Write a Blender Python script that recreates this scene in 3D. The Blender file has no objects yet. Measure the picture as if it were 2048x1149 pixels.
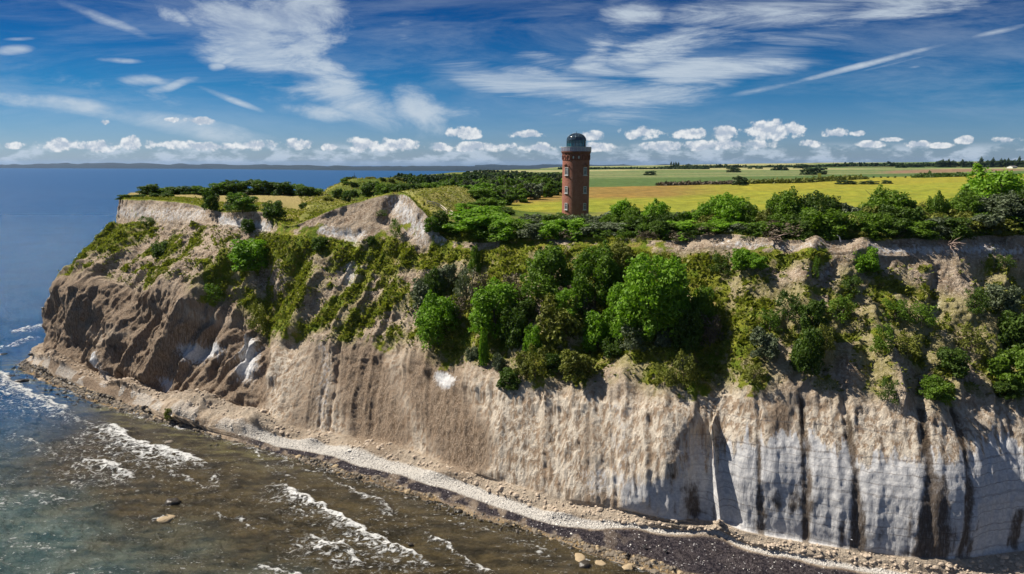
import bpy, math, random
import numpy as np
from mathutils import Vector, Matrix
from mathutils.bvhtree import BVHTree
S = bpy.context.scene
C = S.collection
random.seed(7)
RNG = np.random.default_rng(7)
# ------------------------------------------------------------------ camera
HAZE = 1.25e-5
F = 1400.0; PITCH = math.radians(9.87); CZ = 14.0
cp, sp = math.cos(PITCH), math.sin(PITCH)
cam = bpy.data.cameras.new('camera'); camo = bpy.data.objects.new('camera', cam); C.objects.link(camo)
camo.location = (0, 0, CZ); camo.rotation_euler = (math.radians(90) - PITCH, 0, 0)
cam.sensor_width = 36; cam.lens = 36 * F / 2048; cam.clip_start = 1; cam.clip_end = 200000
S.camera = camo
S.render.resolution_x = 1024; S.render.resolution_y = 574
S.view_settings.view_transform = 'Standard'; S.view_settings.look = 'None'
S.view_settings.exposure = 0.68; S.view_settings.gamma = 1.0
# ------------------------------------------------------------------ sun
SUN_EL = math.radians(50); SUN_H = (-0.955, 0.29)
n_ = math.hypot(*SUN_H); sx, sy = SUN_H[0] / n_, SUN_H[1] / n_
to_sun = Vector((sx * math.cos(SUN_EL), sy * math.cos(SUN_EL), math.sin(SUN_EL)))
sun = bpy.data.lights.new('sun', 'SUN'); sun.energy = 5.0; sun.angle = math.radians(0.5); sun.color = (1.0, 0.93, 0.82)
suno = bpy.data.objects.new('sun', sun); C.objects.link(suno)
suno.rotation_euler = to_sun.to_track_quat('Z', 'Y').to_euler(); suno.location = (0, 0, 200)

# pixel (of the 2048 wide photo) <-> world helpers
def ray(px, py):
    a = (px - 1024) / F; t = (574.5 - py) / F
    return np.array([a, cp + t * sp, -sp + t * cp])
def at_z(px, py, z):
    d = ray(px, py); k = (z - CZ) / d[2]
    return np.array([d[0] * k, d[1] * k, z])
def at_y(px, py, Y):
    d = ray(px, py); k = Y / d[1]
    return np.array([d[0] * k, Y, CZ + d[2] * k])
def proj(P):
    P = np.asarray(P, float); x = P[..., 0]; y = P[..., 1]; z = P[..., 2] - CZ
    dep = np.maximum(y * cp - z * sp, 1e-3); up = y * sp + z * cp
    return 1024 + F * x / dep, 574.5 - F * up / dep

# ------------------------------------------------------------------ node helper
class NT:
    def __init__(s, tree): s.t = tree; s.n = tree.nodes; s.l = tree.links
    def new(s, typ, **kw):
        n = s.n.new(typ)
        for k, v in kw.items(): setattr(n, k, v)
        return n
    def link(s, a, b): s.l.new(a, b)
    def setin(s, n, i, v):
        if isinstance(v, bpy.types.NodeSocket): s.l.new(v, n.inputs[i])
        elif v is not None: n.inputs[i].default_value = v
    def math(s, op, a, b=None, c=None, clamp=False):
        n = s.new('ShaderNodeMath', operation=op); n.use_clamp = clamp
        s.setin(n, 0, a); s.setin(n, 1, b); s.setin(n, 2, c)
        return n.outputs[0]
    def ss(s, v, lo, hi):   # smoothstep
        n = s.new('ShaderNodeMapRange', interpolation_type='SMOOTHSTEP')
        s.setin(n, 0, v); n.inputs[1].default_value = lo; n.inputs[2].default_value = hi
        return n.outputs[0]
    def mix(s, f, a, b, mode='MIX'):
        n = s.new('ShaderNodeMix', data_type='RGBA', blend_type=mode)
        s.setin(n, 0, f)
        for i, v in ((6, a), (7, b)):
            if isinstance(v, (tuple, list)): v = (v[0], v[1], v[2], 1)
            s.setin(n, i, v)
        return n.outputs[2]
    def noise(s, vec, scale, detail=5, rough=0.6, dist=0.0, dims='3D'):
        n = s.new('ShaderNodeTexNoise', noise_dimensions=dims)
        if vec is not None: s.l.new(vec, n.inputs['Vector'])
        n.inputs['Scale'].default_value = scale; n.inputs['Detail'].default_value = detail
        n.inputs['Roughness'].default_value = rough; n.inputs['Distortion'].default_value = dist
        return n.outputs[0]
    def mapping(s, vec, loc=(0,0,0), rot=(0,0,0), scale=(1,1,1), typ='POINT'):
        n = s.new('ShaderNodeMapping', vector_type=typ)
        s.l.new(vec, n.inputs[0]); n.inputs[1].default_value = loc; n.inputs[2].default_value = rot; n.inputs[3].default_value = scale
        return n.outputs[0]

def uv_of(px, py):
    d = ray(px, py); return d[0] / d[1], d[2] / d[1]
# ------------------------------------------------------------------ world: Nishita sky and clouds by direction
W = bpy.data.worlds.new('World'); S.world = W; W.use_nodes = True
W.node_tree.nodes.clear(); w = NT(W.node_tree)
out = w.new('ShaderNodeOutputWorld'); bg = w.new('ShaderNodeBackground'); w.link(bg.outputs[0], out.inputs[0])
sky = w.new('ShaderNodeTexSky', sky_type='NISHITA'); sky.sun_disc = False
sky.sun_elevation = SUN_EL; sky.sun_rotation = math.atan2(to_sun.x, to_sun.y)
sky.air_density = 1.0; sky.dust_density = 0.6; sky.ozone_density = 3.0
tc = w.new('ShaderNodeTexCoord'); sep = w.new('ShaderNodeSeparateXYZ'); w.link(tc.outputs['Generated'], sep.inputs[0])
ay = w.math('MAXIMUM', w.math('ABSOLUTE', sep.outputs[1]), 0.08)
U = w.math('DIVIDE', sep.outputs[0], ay); V = w.math('DIVIDE', sep.outputs[2], ay)
cb = w.new('ShaderNodeCombineXYZ'); w.link(U, cb.inputs[0]); w.link(V, cb.inputs[1]); UV = cb.outputs[0]
# clear-sky colour: the deep polarised blue of the photograph over the Nishita sky; overhead it is brightened as added fill light
ramp = w.new('ShaderNodeValToRGB'); w.link(V, ramp.inputs[0])
cr = ramp.color_ramp
stops = [(0.0, (0.36, 0.46, 0.66)), (0.04, (0.22, 0.36, 0.58)), (0.11, (0.035, 0.220, 0.42)), (0.20, (0.007, 0.125, 0.295)), (0.32, (0.003, 0.056, 0.175)), (0.55, (0.03, 0.10, 0.23)), (1.0, (0.36, 0.38, 0.42))]
cr.elements[0].position = 0; cr.elements[0].color = (*stops[0][1], 1)
cr.elements[1].position = 1; cr.elements[1].color = (*stops[-1][1], 1)
for p, c in stops[1:-1]:
    e = cr.elements.new(p); e.color = (*c, 1)
skyc = w.mix(1.0, sky.outputs[0], ramp.outputs[0], 'MULTIPLY')
def blob(px, py, rx, ry, ang=0, amp=1.0, vec=None):
    u, v = uv_of(px, py)
    m = w.mapping(vec or UV, (u, v, 0), (0, 0, math.radians(ang)), (rx / F, ry / F, 1), 'TEXTURE')
    g = w.new('ShaderNodeTexGradient', gradient_type='SPHERICAL'); w.link(m, g.inputs[0])
    return w.math('MULTIPLY', g.outputs[1], amp)
def addall(L):
    r = L[0]
    for x in L[1:]: r = w.math('MAXIMUM', r, x)
    return r
def seg(x0, y0, x1, y1, wd, amp, vec=None):
    L = math.hypot(x1 - x0, y1 - y0)
    return blob((x0 + x1) / 2, (y0 + y1) / 2, L / 2 * 1.25, wd, math.degrees(math.atan2(-(y1 - y0), x1 - x0)), amp, vec)
# warp the coordinates so that the cirrus edges wander
wn = w.new('ShaderNodeTexNoise'); w.link(UV, wn.inputs['Vector']); wn.inputs['Scale'].default_value = 5; wn.inputs['Detail'].default_value = 4
va = w.new('ShaderNodeVectorMath', operation='SUBTRACT'); w.link(wn.outputs['Color'], va.inputs[0]); va.inputs[1].default_value = (.5, .5, .5)
vs = w.new('ShaderNodeVectorMath', operation='MULTIPLY'); w.link(va.outputs[0], vs.inputs[0]); vs.inputs[1].default_value = (.10, .055, 0)
vadd = w.new('ShaderNodeVectorMath', operation='ADD'); w.link(UV, vadd.inputs[0]); w.link(vs.outputs[0], vadd.inputs[1]); WUV = vadd.outputs[0]
left = [seg(340, -20, 640, 160, 110, 1.5, WUV), seg(430, 30, 720, 40, 90, 1.5, WUV), seg(480, 80, 850, 250, 62, 1.05, WUV), seg(540, 110, 700, 60, 45, 1.25, WUV),
        seg(290, 20, 420, 70, 26, 1.0, WUV), seg(760, 30, 860, 120, 60, .55, WUV),
        seg(810, 170, 900, 260, 46, 1.15, WUV), seg(790, 215, 960, 225, 26, 1.0, WUV), seg(560, 215, 740, 230, 24, .9, WUV), seg(60, 150, 420, 200, 40, .6, WUV)]
stre = [seg(-60, 190, 300, 228, 26, 1.15), seg(150, 215, 560, 285, 30, 1.15), seg(80, -10, 330, 85, 17, .75), seg(280, 170, 420, 158, 13, 1.1, WUV), seg(205, 143, 370, 158, 14, .9, WUV),
        seg(390, 172, 530, 224, 10, .95), seg(-20, 103, 70, 98, 14, 1.2), seg(190, 119, 290, 124, 8, 1.0), seg(0, 80, 75, 77, 6, .7),
        seg(410, 130, 450, 140, 12, 1.3, WUV), seg(430, 135, 480, 112, 11, 1.3, WUV),
        seg(1560, 172, 1960, 72, 9, .95), seg(1700, 148, 1990, 80, 6, .6), seg(1900, 85, 2080, 45, 10, .7), seg(1440, 195, 1600, 165, 10, .7), seg(1810, 136, 1850, 132, 6, .8)]
right = [seg(860, 140, 1240, 185, 40, 1.7, WUV), seg(1000, 170, 1420, 190, 55, 1.3, WUV), seg(1180, 190, 1600, 110, 52, 1.15, WUV), seg(1300, 150, 1750, 60, 60, 1.0, WUV), seg(1150, 110, 1560, 85, 46, 1.0, WUV),
         seg(1170, 90, 1340, 0, 60, 1.05, WUV), seg(1300, 40, 1800, 10, 50, .95, WUV), seg(1600, 60, 2080, -40, 42, 1.15, WUV), seg(1050, 230, 1400, 215, 34, .9, WUV), seg(1130, 150, 1260, 60, 40, .9, WUV),
         seg(1010, 110, 1150, 125, 30, .7, WUV)]
nl = w.noise(w.mapping(UV, rot=(0, 0, math.radians(24)), scale=(3.2, 10, 1)), 1.8, 10, .68, .45)
nr = w.noise(w.mapping(UV, rot=(0, 0, math.radians(-12)), scale=(2.0, 15, 1)), 1.7, 10, .70, .9)
nv = w.noise(w.mapping(UV, rot=(0, 0, .12), scale=(2.0, 12, 1)), 1.5, 9, .68, .5)
def wisps(masks, n, lo, k, q=2.1):
    mk = addall(masks)
    s_ = w.math('ADD', mk, w.math('MULTIPLY', w.math('SUBTRACT', n, .5), q))
    fib = w.math('ADD', .45, w.math('MULTIPLY', w.ss(n, .34, .66), .62))
    return w.math('MULTIPLY', w.math('MULTIPLY', w.ss(mk, 0.0, .42), w.ss(s_, lo, lo + k)), fib)
c1 = wisps(left, nl, .12, 1.0, 2.8); c2 = wisps(stre, nl, .06, .95, 1.1); c3 = wisps(right, nr, .10, 1.05, 2.8)
veil = w.math('MULTIPLY', w.math('MULTIPLY', w.ss(nv, .40, .72), w.ss(V, .0, .10)), .27)
cir = w.math('MULTIPLY', w.math('MAXIMUM', w.math('MAXIMUM', c1, c2), w.math('MAXIMUM', c3, veil)), .82)
# cumulus along the horizon
cum = []
for (x, y, rx, ry) in [(120,287,52,20),(195,290,50,18),(263,283,26,22),(335,286,56,18),(425,291,50,14),(512,288,48,17),(605,286,46,18),(660,291,30,12),(735,286,55,24),(800,287,42,18),(880,292,34,14),(940,291,40,15),(1000,291,50,15),(930,263,44,19),(1050,266,46,14),(1075,293,55,16),(1285,262,48,20),(1262,268,24,14),(1180,268,45,16),(1380,263,52,18),(1448,264,34,21),(1545,258,76,30),(1520,250,30,20),(1590,256,30,18),(1470,287,90,18),(1330,291,60,16),(1405,289,46,16),(1200,291,48,15),(1668,264,32,16),(1715,264,18,9),(1625,284,38,12),(1740,286,36,11),(1835,286,30,12),(1930,277,30,13),(2016,278,36,14),(1785,276,26,9),(1880,288,30,9),(20,288,34,12),(-10,288,30,14),(210,242,17,9),(342,237,20,9),(400,240,46,13)]:
    cum.append(blob(x, y + 3, rx * 1.14, ry * .82))
cm = addall(cum)
def cumn(dv):
    m = w.mapping(UV, loc=(0, dv, 0))
    return w.math('ADD', w.noise(m, 48, 6, .60), w.math('MULTIPLY', w.noise(m, 14, 2, .5), .45))
na = cumn(0); nb = cumn(.006)
c4 = w.ss(w.math('ADD', cm, w.math('MULTIPLY', w.math('SUBTRACT', na, .74), 2.4)), .18, .56)
c4 = w.math('MULTIPLY', c4, w.ss(cm, .02, .22))
# a lower, paler bank of small cumulus
band = w.math('MULTIPLY', w.ss(V, -.004, .010), w.ss(w.math('MULTIPLY', V, -1), -.034, -.020))
nlow = w.noise(w.mapping(UV, scale=(1, 2.3, 1)), 19, 6, .62)
c5 = w.math('MULTIPLY', w.math('MULTIPLY', band, w.ss(nlow, .46, .60)), .62)
lit = w.ss(w.math('ADD', w.math('SUBTRACT', na, nb), w.math('MULTIPLY', cm, -.10)), -.17, .09)
ccol = w.mix(lit, (3.0, 3.4, 4.0), (5.9, 5.9, 5.8))
base1 = w.mix(cir, skyc, (3.6, 4.1, 4.6))
base2 = w.mix(c5, base1, (4.0, 4.5, 5.1))
base3 = w.mix(w.math('MULTIPLY', c4, .86), base2, ccol)
w.link(base3, bg.inputs[0]); bg.inputs[1].default_value = 0.10

# ------------------------------------------------------------------ object helpers
def tag(o, label=None, cat=None, group=None, kind=None):
    if label: o['label'] = label
    if cat: o['category'] = cat
    if group: o['group'] = group
    if kind: o['kind'] = kind
    return o
def mesh_np(name, V_, Fq, mat=None, smooth=True):
    V_ = np.asarray(V_, dtype=np.float32); Fq = np.asarray(Fq, dtype=np.int32)
    me = bpy.data.meshes.new(name); nv, nf, k = len(V_), len(Fq), Fq.shape[1]
    me.vertices.add(nv); me.vertices.foreach_set('co', V_.ravel())
    me.loops.add(nf * k); me.loops.foreach_set('vertex_index', Fq.ravel())
    me.polygons.add(nf); me.polygons.foreach_set('loop_start', np.arange(0, nf * k, k, dtype=np.int32))
    me.polygons.foreach_set('loop_total', np.full(nf, k, dtype=np.int32))
    me.polygons.foreach_set('use_smooth', np.full(nf, smooth, dtype=bool))
    me.update(calc_edges=True)
    if mat: me.materials.append(mat)
    return me
def obj(name, me, parent=None, loc=None):
    o = bpy.data.objects.new(name, me); C.objects.link(o)
    if parent: o.parent = parent
    if loc is not None: o.location = loc
    return o
def empty(name, loc, rz=0):
    o = bpy.data.objects.new(name, None); C.objects.link(o); o.location = loc; o.rotation_euler = (0, 0, rz); o.empty_display_size = .5
    return o
def colattr(me, name, A):
    A = np.asarray(A, np.float32)
    if A.shape[1] == 3: A = np.concatenate([A, np.ones((len(A), 1), np.float32)], 1)
    a = me.color_attributes.new(name, 'FLOAT_COLOR', 'POINT'); a.data.foreach_set('color', A.ravel())
def gridfaces(nr, nc):
    i = np.arange(nr * nc).reshape(nr, nc)
    return np.stack([i[:-1, :-1], i[:-1, 1:], i[1:, 1:], i[1:, :-1]], -1).reshape(-1, 4)
def newmat(name):
    m = bpy.data.materials.new(name); m.use_nodes = True; m.node_tree.nodes.clear(); t = NT(m.node_tree)
    o = t.new('ShaderNodeOutputMaterial'); return m, t, o
def simple(name, col, rough=.8, metal=0, var=.25, scale=3.0, bump=0.0, spec=.3):
    m, t, o = newmat(name); b = t.new('ShaderNodeBsdfPrincipled'); t.link(b.outputs[0], o.inputs[0])
    g = t.new('ShaderNodeTexCoord')
    n = t.noise(g.outputs['Object'], scale, 4)
    c = t.mix(n, tuple(x * (1 - var) for x in col), tuple(min(1, x * (1 + var)) for x in col)); t.link(c, b.inputs['Base Color'])
    b.inputs['Roughness'].default_value = rough; b.inputs['Metallic'].default_value = metal; b.inputs['Specular IOR Level'].default_value = spec
    if bump:
        bp = t.new('ShaderNodeBump'); bp.inputs['Strength'].default_value = 1; bp.inputs['Distance'].default_value = bump
        t.link(n, bp.inputs['Height']); t.link(bp.outputs[0], b.inputs['Normal'])
    return m
# value/gradient noise
def _h(i, j, k, s):
    n = (i * 374761393 + j * 668265263 + k * 2147483647 * 3 + s * 974634777) & 0xffffffff
    n = ((n ^ (n >> 13)) * 1274126177) & 0xffffffff
    n = ((n ^ (n >> 16)) * 2246822519) & 0xffffffff
    return ((n ^ (n >> 15)) & 0xffff) / 65535.0
def vn(P, s=0):
    P = np.asarray(P, float); f = np.floor(P); i = f.astype(np.int64); t = P - f; t = t * t * t * (t * (t * 6 - 15) + 10)
    r = 0
    for a in (0, 1):
        wa = t[..., 0] if a else 1 - t[..., 0]
        for b in (0, 1):
            wb = t[..., 1] if b else 1 - t[..., 1]
            for c in (0, 1):
                wc = t[..., 2] if c else 1 - t[..., 2]
                r = r + wa * wb * wc * _h(i[..., 0] + a, i[..., 1] + b, i[..., 2] + c, s)
    return r
def fbm(P, o=4, s=0, g=.5, ridged=False):
    r = 0; A = 1; T = 0; P = np.asarray(P, float)
    for k in range(o):
        v = vn(P, s + k * 17)
        if ridged: v = 1 - np.abs(2 * v - 1)
        r = r + A * v; T += A; A *= g; P = P * 2.03 + 11.7
    return r / T
def sst(x, a, b):
    t = np.clip((x - a) / (b - a), 0, 1); return t * t * (3 - 2 * t)
def segdist(X, Y, pts):
    """distance to polyline, plus signed side and running parameter"""
    best = np.full(X.shape, 1e9); side = np.zeros(X.shape); par = np.zeros(X.shape)
    for k in range(len(pts) - 1):
        x0, y0 = pts[k]; x1, y1 = pts[k + 1]; dx, dy = x1 - x0, y1 - y0; L2 = dx * dx + dy * dy + 1e-9
        t = np.clip(((X - x0) * dx + (Y - y0) * dy) / L2, 0, 1)
        ex, ey = X - x0 - t * dx, Y - y0 - t * dy; d = np.hypot(ex, ey)
        m = d < best; best = np.where(m, d, best); side = np.where(m, np.sign(dx * ey - dy * ex), side); par = np.where(m, (k + t) / (len(pts) - 1), par)
    return best, side, par
# ================================================================== THE CLIFF (one sheet, from the sea bed over beach, wall, slope and edge to the meadow)
SEA = -42.0
# station: water pixel, shingle-back pixel, toe pixel, wall-top pixel + run, scarp-base pixel + run from edge, edge pixel + Y
ST = [
 # water        shingle back   toe            walltop,run        scarp base,back   edge, Y
 ((2600,1700), (2600,1290),  (2560,1130),   (2480, 790, 8),    (2420, 525, 4),   (2420, 472, 124)),
 ((2250,1480), (2260,1200),  (2260,1105),   (2240, 800, 8),    (2230, 525, 3.5), (2230, 470, 123)),
 ((2048,1360), (2048,1165),  (2048,1098),   (2048, 805, 8),    (2048, 522, 3.2), (2048, 470, 121)),
 ((1880,1290), (1890,1160),  (1890,1118),   (1890, 818, 8),    (1880, 515, 3),   (1880, 477, 119)),
 ((1740,1240), (1740,1138),  (1745,1103),   (1745, 806, 7.5),  (1750, 512, 3),   (1750, 480, 118)),
 ((1600,1205), (1610,1118),  (1610,1084),   (1610, 800, 7),    (1640, 505, 3),   (1640, 484, 118)),
 ((1500,1180), (1510,1098),  (1500,1064),   (1490, 782, 7),    (1530, 503, 2.5), (1530, 478, 120)),
 ((1410,1163), (1440,1072),  (1440,1042),   (1430, 790, 7),    (1440, 492, 2.5), (1440, 470, 124)),
 ((1310,1148), (1350,1062),  (1350,1040),   (1345, 795, 7),    (1330, 500, 2.5), (1330, 482, 128)),
 ((1220,1118), (1240,1052),  (1255,1020),   (1250, 792, 7.5),  (1240, 492, 2),   (1240, 478, 133)),
 ((1110,1078), (1120,1035),  (1130,998),    (1130, 780, 8),    (1130, 488, 2),   (1130, 476, 139)),
 ((1000,1040), (1010,1000),  (1010,966),    (1015, 766, 8),    (1030, 495, 2),   (1030, 482, 145)),
 ((900,1008),  (915,965),    (915,935),     (920, 750, 9),     (950, 500, 2),    (950, 486, 150)),
 ((790,978),   (810,935),    (830,903),     (840, 718, 10),    (898, 494, 2),    (890, 478, 154)),
 ((700,955),   (720,915),    (755,880),     (775, 705, 11),    (845, 488, 5),    (845, 425, 160)),
 ((620,930),   (650,895),    (680,868),     (700, 700, 11),    (790, 474, 8),    (800, 387, 168)),
 ((530,905),   (560,878),    (610,858),     (640, 700, 11),    (700, 474, 6),    (705, 408, 168)),
 ((480,890),   (510,866),    (560,846),     (590, 700, 12),    (625, 474, 3.5),  (635, 434, 168)),
 ((420,872),   (440,850),    (520,828),     (540, 690, 12),    (590, 470, 2.5),  (588, 452, 170)),
 ((350,852),   (370,832),    (450,812),     (480, 640, 13),    (558, 468, 2),    (560, 448, 176)),
 ((285,836),   (310,810),    (375,792),     (420, 600, 14),    (530, 462, 3.5),  (525, 425, 184)),
 ((235,815),   (255,790),    (315,778),     (345, 580, 14),    (445, 450, 4),    (440, 424, 194)),
 ((185,798),   (200,775),    (250,760),     (275, 570, 13),    (375, 448, 5),    (378, 408, 205)),
 ((135,778),   (150,755),    (190,738),     (200, 560, 11),    (300, 446, 5),    (300, 401, 215)),
 ((85,755),    (105,735),    (138,722),     (140, 560, 9),     (245, 450, 4),    (250, 400, 223)),
 ((38,728),    (62,712),     (100,700),     (104, 572, 7),     (232, 452, 4),    (241, 399, 228)),
]
LR = []      # world control grid
for wt, sb, te, wtop, sc, ed in ST:
    p1 = at_z(*wt, SEA); p2 = at_z(*sb, -40.3); p3 = at_z(*te, -38.6)
    p4 = at_y(wtop[0], wtop[1], p3[1] + wtop[2])
    p6 = at_y(ed[0], ed[1], ed[2]); p5 = at_y(sc[0], sc[1], ed[2] - sc[2])
    off = p1 - p6; off[2] = 0; off /= np.linalg.norm(off)
    p0 = p1 + off * 40; p0[2] = -47
    LR.append([p0, p1, p2, p3, p4, p5, p6])
# wrap round the headland nose: the far side, hidden from the photograph's place
nose = [np.array(p) for p in LR[-1]]
def shifted(P, dx, dy, k):
    Q = [];
    for j, p in enumerate(P):
        wgt = [1.5, 1.2, 1.1, 1.0, .85, .3, .12][j]
        q = np.array(p) + np.array([dx * wgt, dy * wgt, 0]); Q.append(q)
    return Q
LR.append(shifted(nose, 3, 12, 0)); LR.append(shifted(nose, 9, 34, 0)); 
b3 = shifted(nose, 24, 70, 0); b3[6] = nose[6] + np.array([8, 16, .3]); b3[5] = b3[6] + np.array([-3, 5, -6]); LR.append(b3)
b4 = shifted(nose, 70, 95, 0); b4[6] = nose[6] + np.array([46, 36, .6]); b4[5] = b4[6] + np.array([-3, 9, -8]); LR.append(b4)
b5 = shifted(nose, 130, 105, 0); b5[6] = nose[6] + np.array([112, 42, .5]); b5[5] = b5[6] + np.array([0, 10, -9]); LR.append(b5)
NS = len(ST)
LR = np.array(LR)                                  # (stations, 7, 3)

XYZ_EDGE = LR[:18, 6]
eu = XYZ_EDGE[:, 0] / XYZ_EDGE[:, 1]; od = np.argsort(eu)
def edgeY(u): return np.interp(u, eu[od], XYZ_EDGE[od, 1])
def edgeZ(u): return np.interp(u, eu[od], XYZ_EDGE[od, 2])
def bumpz(X, Y):
    """raised grass bank behind the scarp and the hillock beyond the meadow"""
    z = 0
    for pts, wd, h in BANK:
        d, _, _ = segdist(X, Y, pts); z = np.maximum(z, h * np.exp(-(d / wd) ** 2))
    return z
def xy(px, py, Y): p = at_y(px, py, Y); return (p[0], p[1])
BANK = [([xy(636,405,205), xy(655,392,248)], 13, 3.4), ([xy(795,385,174), xy(850,385,190), xy(905,385,212)], 13, 7.6), ([xy(722,352,270), xy(770,355,268)], 17, 9.0), ([xy(760,360,262), xy(840,365,245)], 12, 5.5)]
def farz(u, Y):
    rise = np.interp(u, [-.4, -.1, .1, .35, .75, 1.2], [-6, -8, 4, 22, 36, 40])
    return rise * sst(Y, 700, 4200) + 1.6 * sst(Y, 250, 700) * sst(u, .1, .5)
def groundz(X, Y):
    X = np.asarray(X, float); Y = np.asarray(Y, float)
    u = X / Y; ez = edgeZ(u); ey = edgeY(u); d = Y - ey - 3
    zz = ez * (1 - sst(d, 0, 34)) + farz(u, Y)
    zz = np.where(ez > 3.0, ez * np.exp(-np.maximum(d, 0) / 16) + farz(u, Y), zz)
    zz = np.maximum(zz, bumpz(X, Y) * sst(d, -3, 12) )
    return zz
# inland rows
inl = []
for i in range(len(LR)):
    e = LR[i, 6]; s_ = LR[i, 5]
    if i < NS:
        d = LR[min(i + 1, NS - 1), 6] - LR[max(i - 1, 0), 6]; d[2] = 0; d /= np.linalg.norm(d) + 1e-9
        n = np.array([-d[1], d[0], 0]); n = n if n[1] > 0 else -n
        n = .4 * n + .6 * np.array([e[0] / e[1], 1, 0]); n /= np.linalg.norm(n)
    else: n = None
    if i <= 17:
        a = e + n * 6.5; b = e + n * 13
        a[2] = float(groundz(a[0], a[1])) + .15; b[2] = float(groundz(b[0], b[1])) - 2.2
    elif i < NS:
        k = (i - 18) / (NS - 1 - 18)
        b = at_y(652 - 392 * k, 386.5, 254 - 8 * k ** 3); a = e * .55 + b * .45; a[2] = e[2] * .6 + b[2] * .4
        if i == NS - 1: a = e * .6 + b * .4
    else:
        a = e + np.array([4, -4, 0]); b = e + np.array([9, -9, 0])
    inl.append([a, b])
G = np.concatenate([LR, np.array(inl)], 1)         # (stations, 9, 3)
def catmull(P, per):
    outp = []; n = len(P)
    for i in range(n - 1):
        p0, p1, p2, p3 = P[max(i - 1, 0)], P[i], P[i + 1], P[min(i + 2, n - 1)]
        for t in np.linspace(0, 1, per[i], endpoint=False):
            c = .5 * ((2 * p1) + (-p0 + p2) * t + (2 * p0 - 5 * p1 + 4 * p2 - p3) * t * t + (-p0 + 3 * p1 - 3 * p2 + p3) * t ** 3)
            outp.append(c)
    outp.append(P[-1]); return np.array(outp)
per = []
for i in range(len(G) - 1):
    L = np.linalg.norm(G[i + 1, 3] - G[i, 3]); L2 = np.linalg.norm(G[i + 1, 6] - G[i, 6])
    res = .26 if i < NS - 1 else 1.2
    if i < 2: res = .5
    per.append(max(6, int(max(L, L2) / res)))
GC = catmull(G, per)                               # (cols, 9, 3)
rows_per = [8, 30, 22, 96, 120, 26, 26, 14]
cols = GC.shape[0]
B = []; Tpar = []
for j in range(8):
    for t in np.linspace(0, 1, rows_per[j], endpoint=False):
        B.append(GC[:, j] * (1 - t) + GC[:, j + 1] * t); Tpar.append(j + t)
B.append(GC[:, 8]); Tpar.append(8.0)
B = np.array(B); Tpar = np.array(Tpar)[:, None] * np.ones((1, cols))     # (rows, cols, 3)
# soften the kinks of the profile except near wall top and edge
for it in range(6):
    Bm = B.copy(); Bm[1:-1] = (B[:-2] + 2 * B[1:-1] + B[2:]) / 4
    wgt = np.ones(Tpar.shape); wgt[np.abs(Tpar - 6) < .15] = .0; wgt = wgt[..., None]
    B = B * (1 - wgt) + Bm * wgt
def normals(B):
    du = np.gradient(B, axis=1); dv = np.gradient(B, axis=0); n = np.cross(du, dv)
    n /= np.linalg.norm(n, axis=-1, keepdims=True) + 1e-9
    return n
N = normals(B)
if N[150, 200, 2] < 0 and N[:, :, 2].mean() < 0: N = -N
if N[..., 2].mean() < 0: N = -N
# smoothed base normals
for it in range(8):
    N[1:-1] = (N[:-2] + N[1:-1] * 2 + N[2:]) / 4; N[:, 1:-1] = (N[:, :-2] + N[:, 1:-1] * 2 + N[:, 2:]) / 4
N /= np.linalg.norm(N, axis=-1, keepdims=True) + 1e-9
CX, CY = proj(B)                                   # chart coordinates of the undisturbed sheet, used to lay out the surface's features
front = (np.arange(cols)[None, :] < sum(per[:NS - 1]) + 8) * np.ones(Tpar.shape, bool)
s_len = np.concatenate([[0], np.cumsum(np.linalg.norm(np.diff(GC[:, 3], axis=0), axis=1))])[None, :] * np.ones(Tpar.shape)
T = Tpar
wall = sst(T, 2.85, 3.1) * (1 - sst(T, 3.85, 4.15))
slope = sst(T, 3.9, 4.2) * (1 - sst(T, 4.9, 5.05))
scarp = sst(T, 4.9, 5.1) * (1 - sst(T, 5.85, 6.0))
debris = sst(T, 2.05, 2.3) * (1 - sst(T, 2.85, 3.05))
beach = sst(T, .9, 1.0) * (1 - sst(T, 2.05, 2.25))
top = sst(T, 5.98, 6.05)
leftness = 1 - sst(CX, 480, 620)                   # the headland part
X, Y_, Z = B[..., 0], B[..., 1], B[..., 2]
D = np.zeros(T.shape)
# large undulation of the coast
lowf = fbm(np.stack([s_len / 17, Z / 60, T * 0 + 3], -1), 2, 5) - .5
D += lowf * 3.2 * (wall + .6 * slope) 
# headland: buttresses and deep recesses
warp = (fbm(np.stack([s_len / 12, Z / 12, T * 0], -1), 2, 9) - .5) * 7
butt = 1 - np.abs(2 * vn(np.stack([(s_len + warp + Z * .35) / 11, Z / 45, T * 0 + 1], -1), 21) - 1)
sl_ = np.stack([(s_len + Z * .55 + warp * .8) / 5.5, Z / 15, T * 0 + 5], -1)
D += (fbm(sl_, 5, 23, .55, True) - .55) * 4.6 * leftness * wall
D += (butt - .55) * 5.0 * leftness * (wall + slope * .75)
# flutes down the wall
fl = fbm(np.stack([(s_len + warp * .25) / 2.6, Z / 26, T * 0 + 7], -1), 3, 31, .55, True) - .6
rightness = sst(CX, 1150, 1400); D += fl * 1.05 * wall * (1 - .75 * leftness) * (1 - .55 * rightness)
fl2 = fbm(np.stack([(s_len + .25 * warp) / .9, Z / 24, T * 0 + 2], -1), 2, 33, .5, True) - .6
D += fl2 * .22 * wall * (1 - .4 * rightness) * (1 - leftness)
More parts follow.
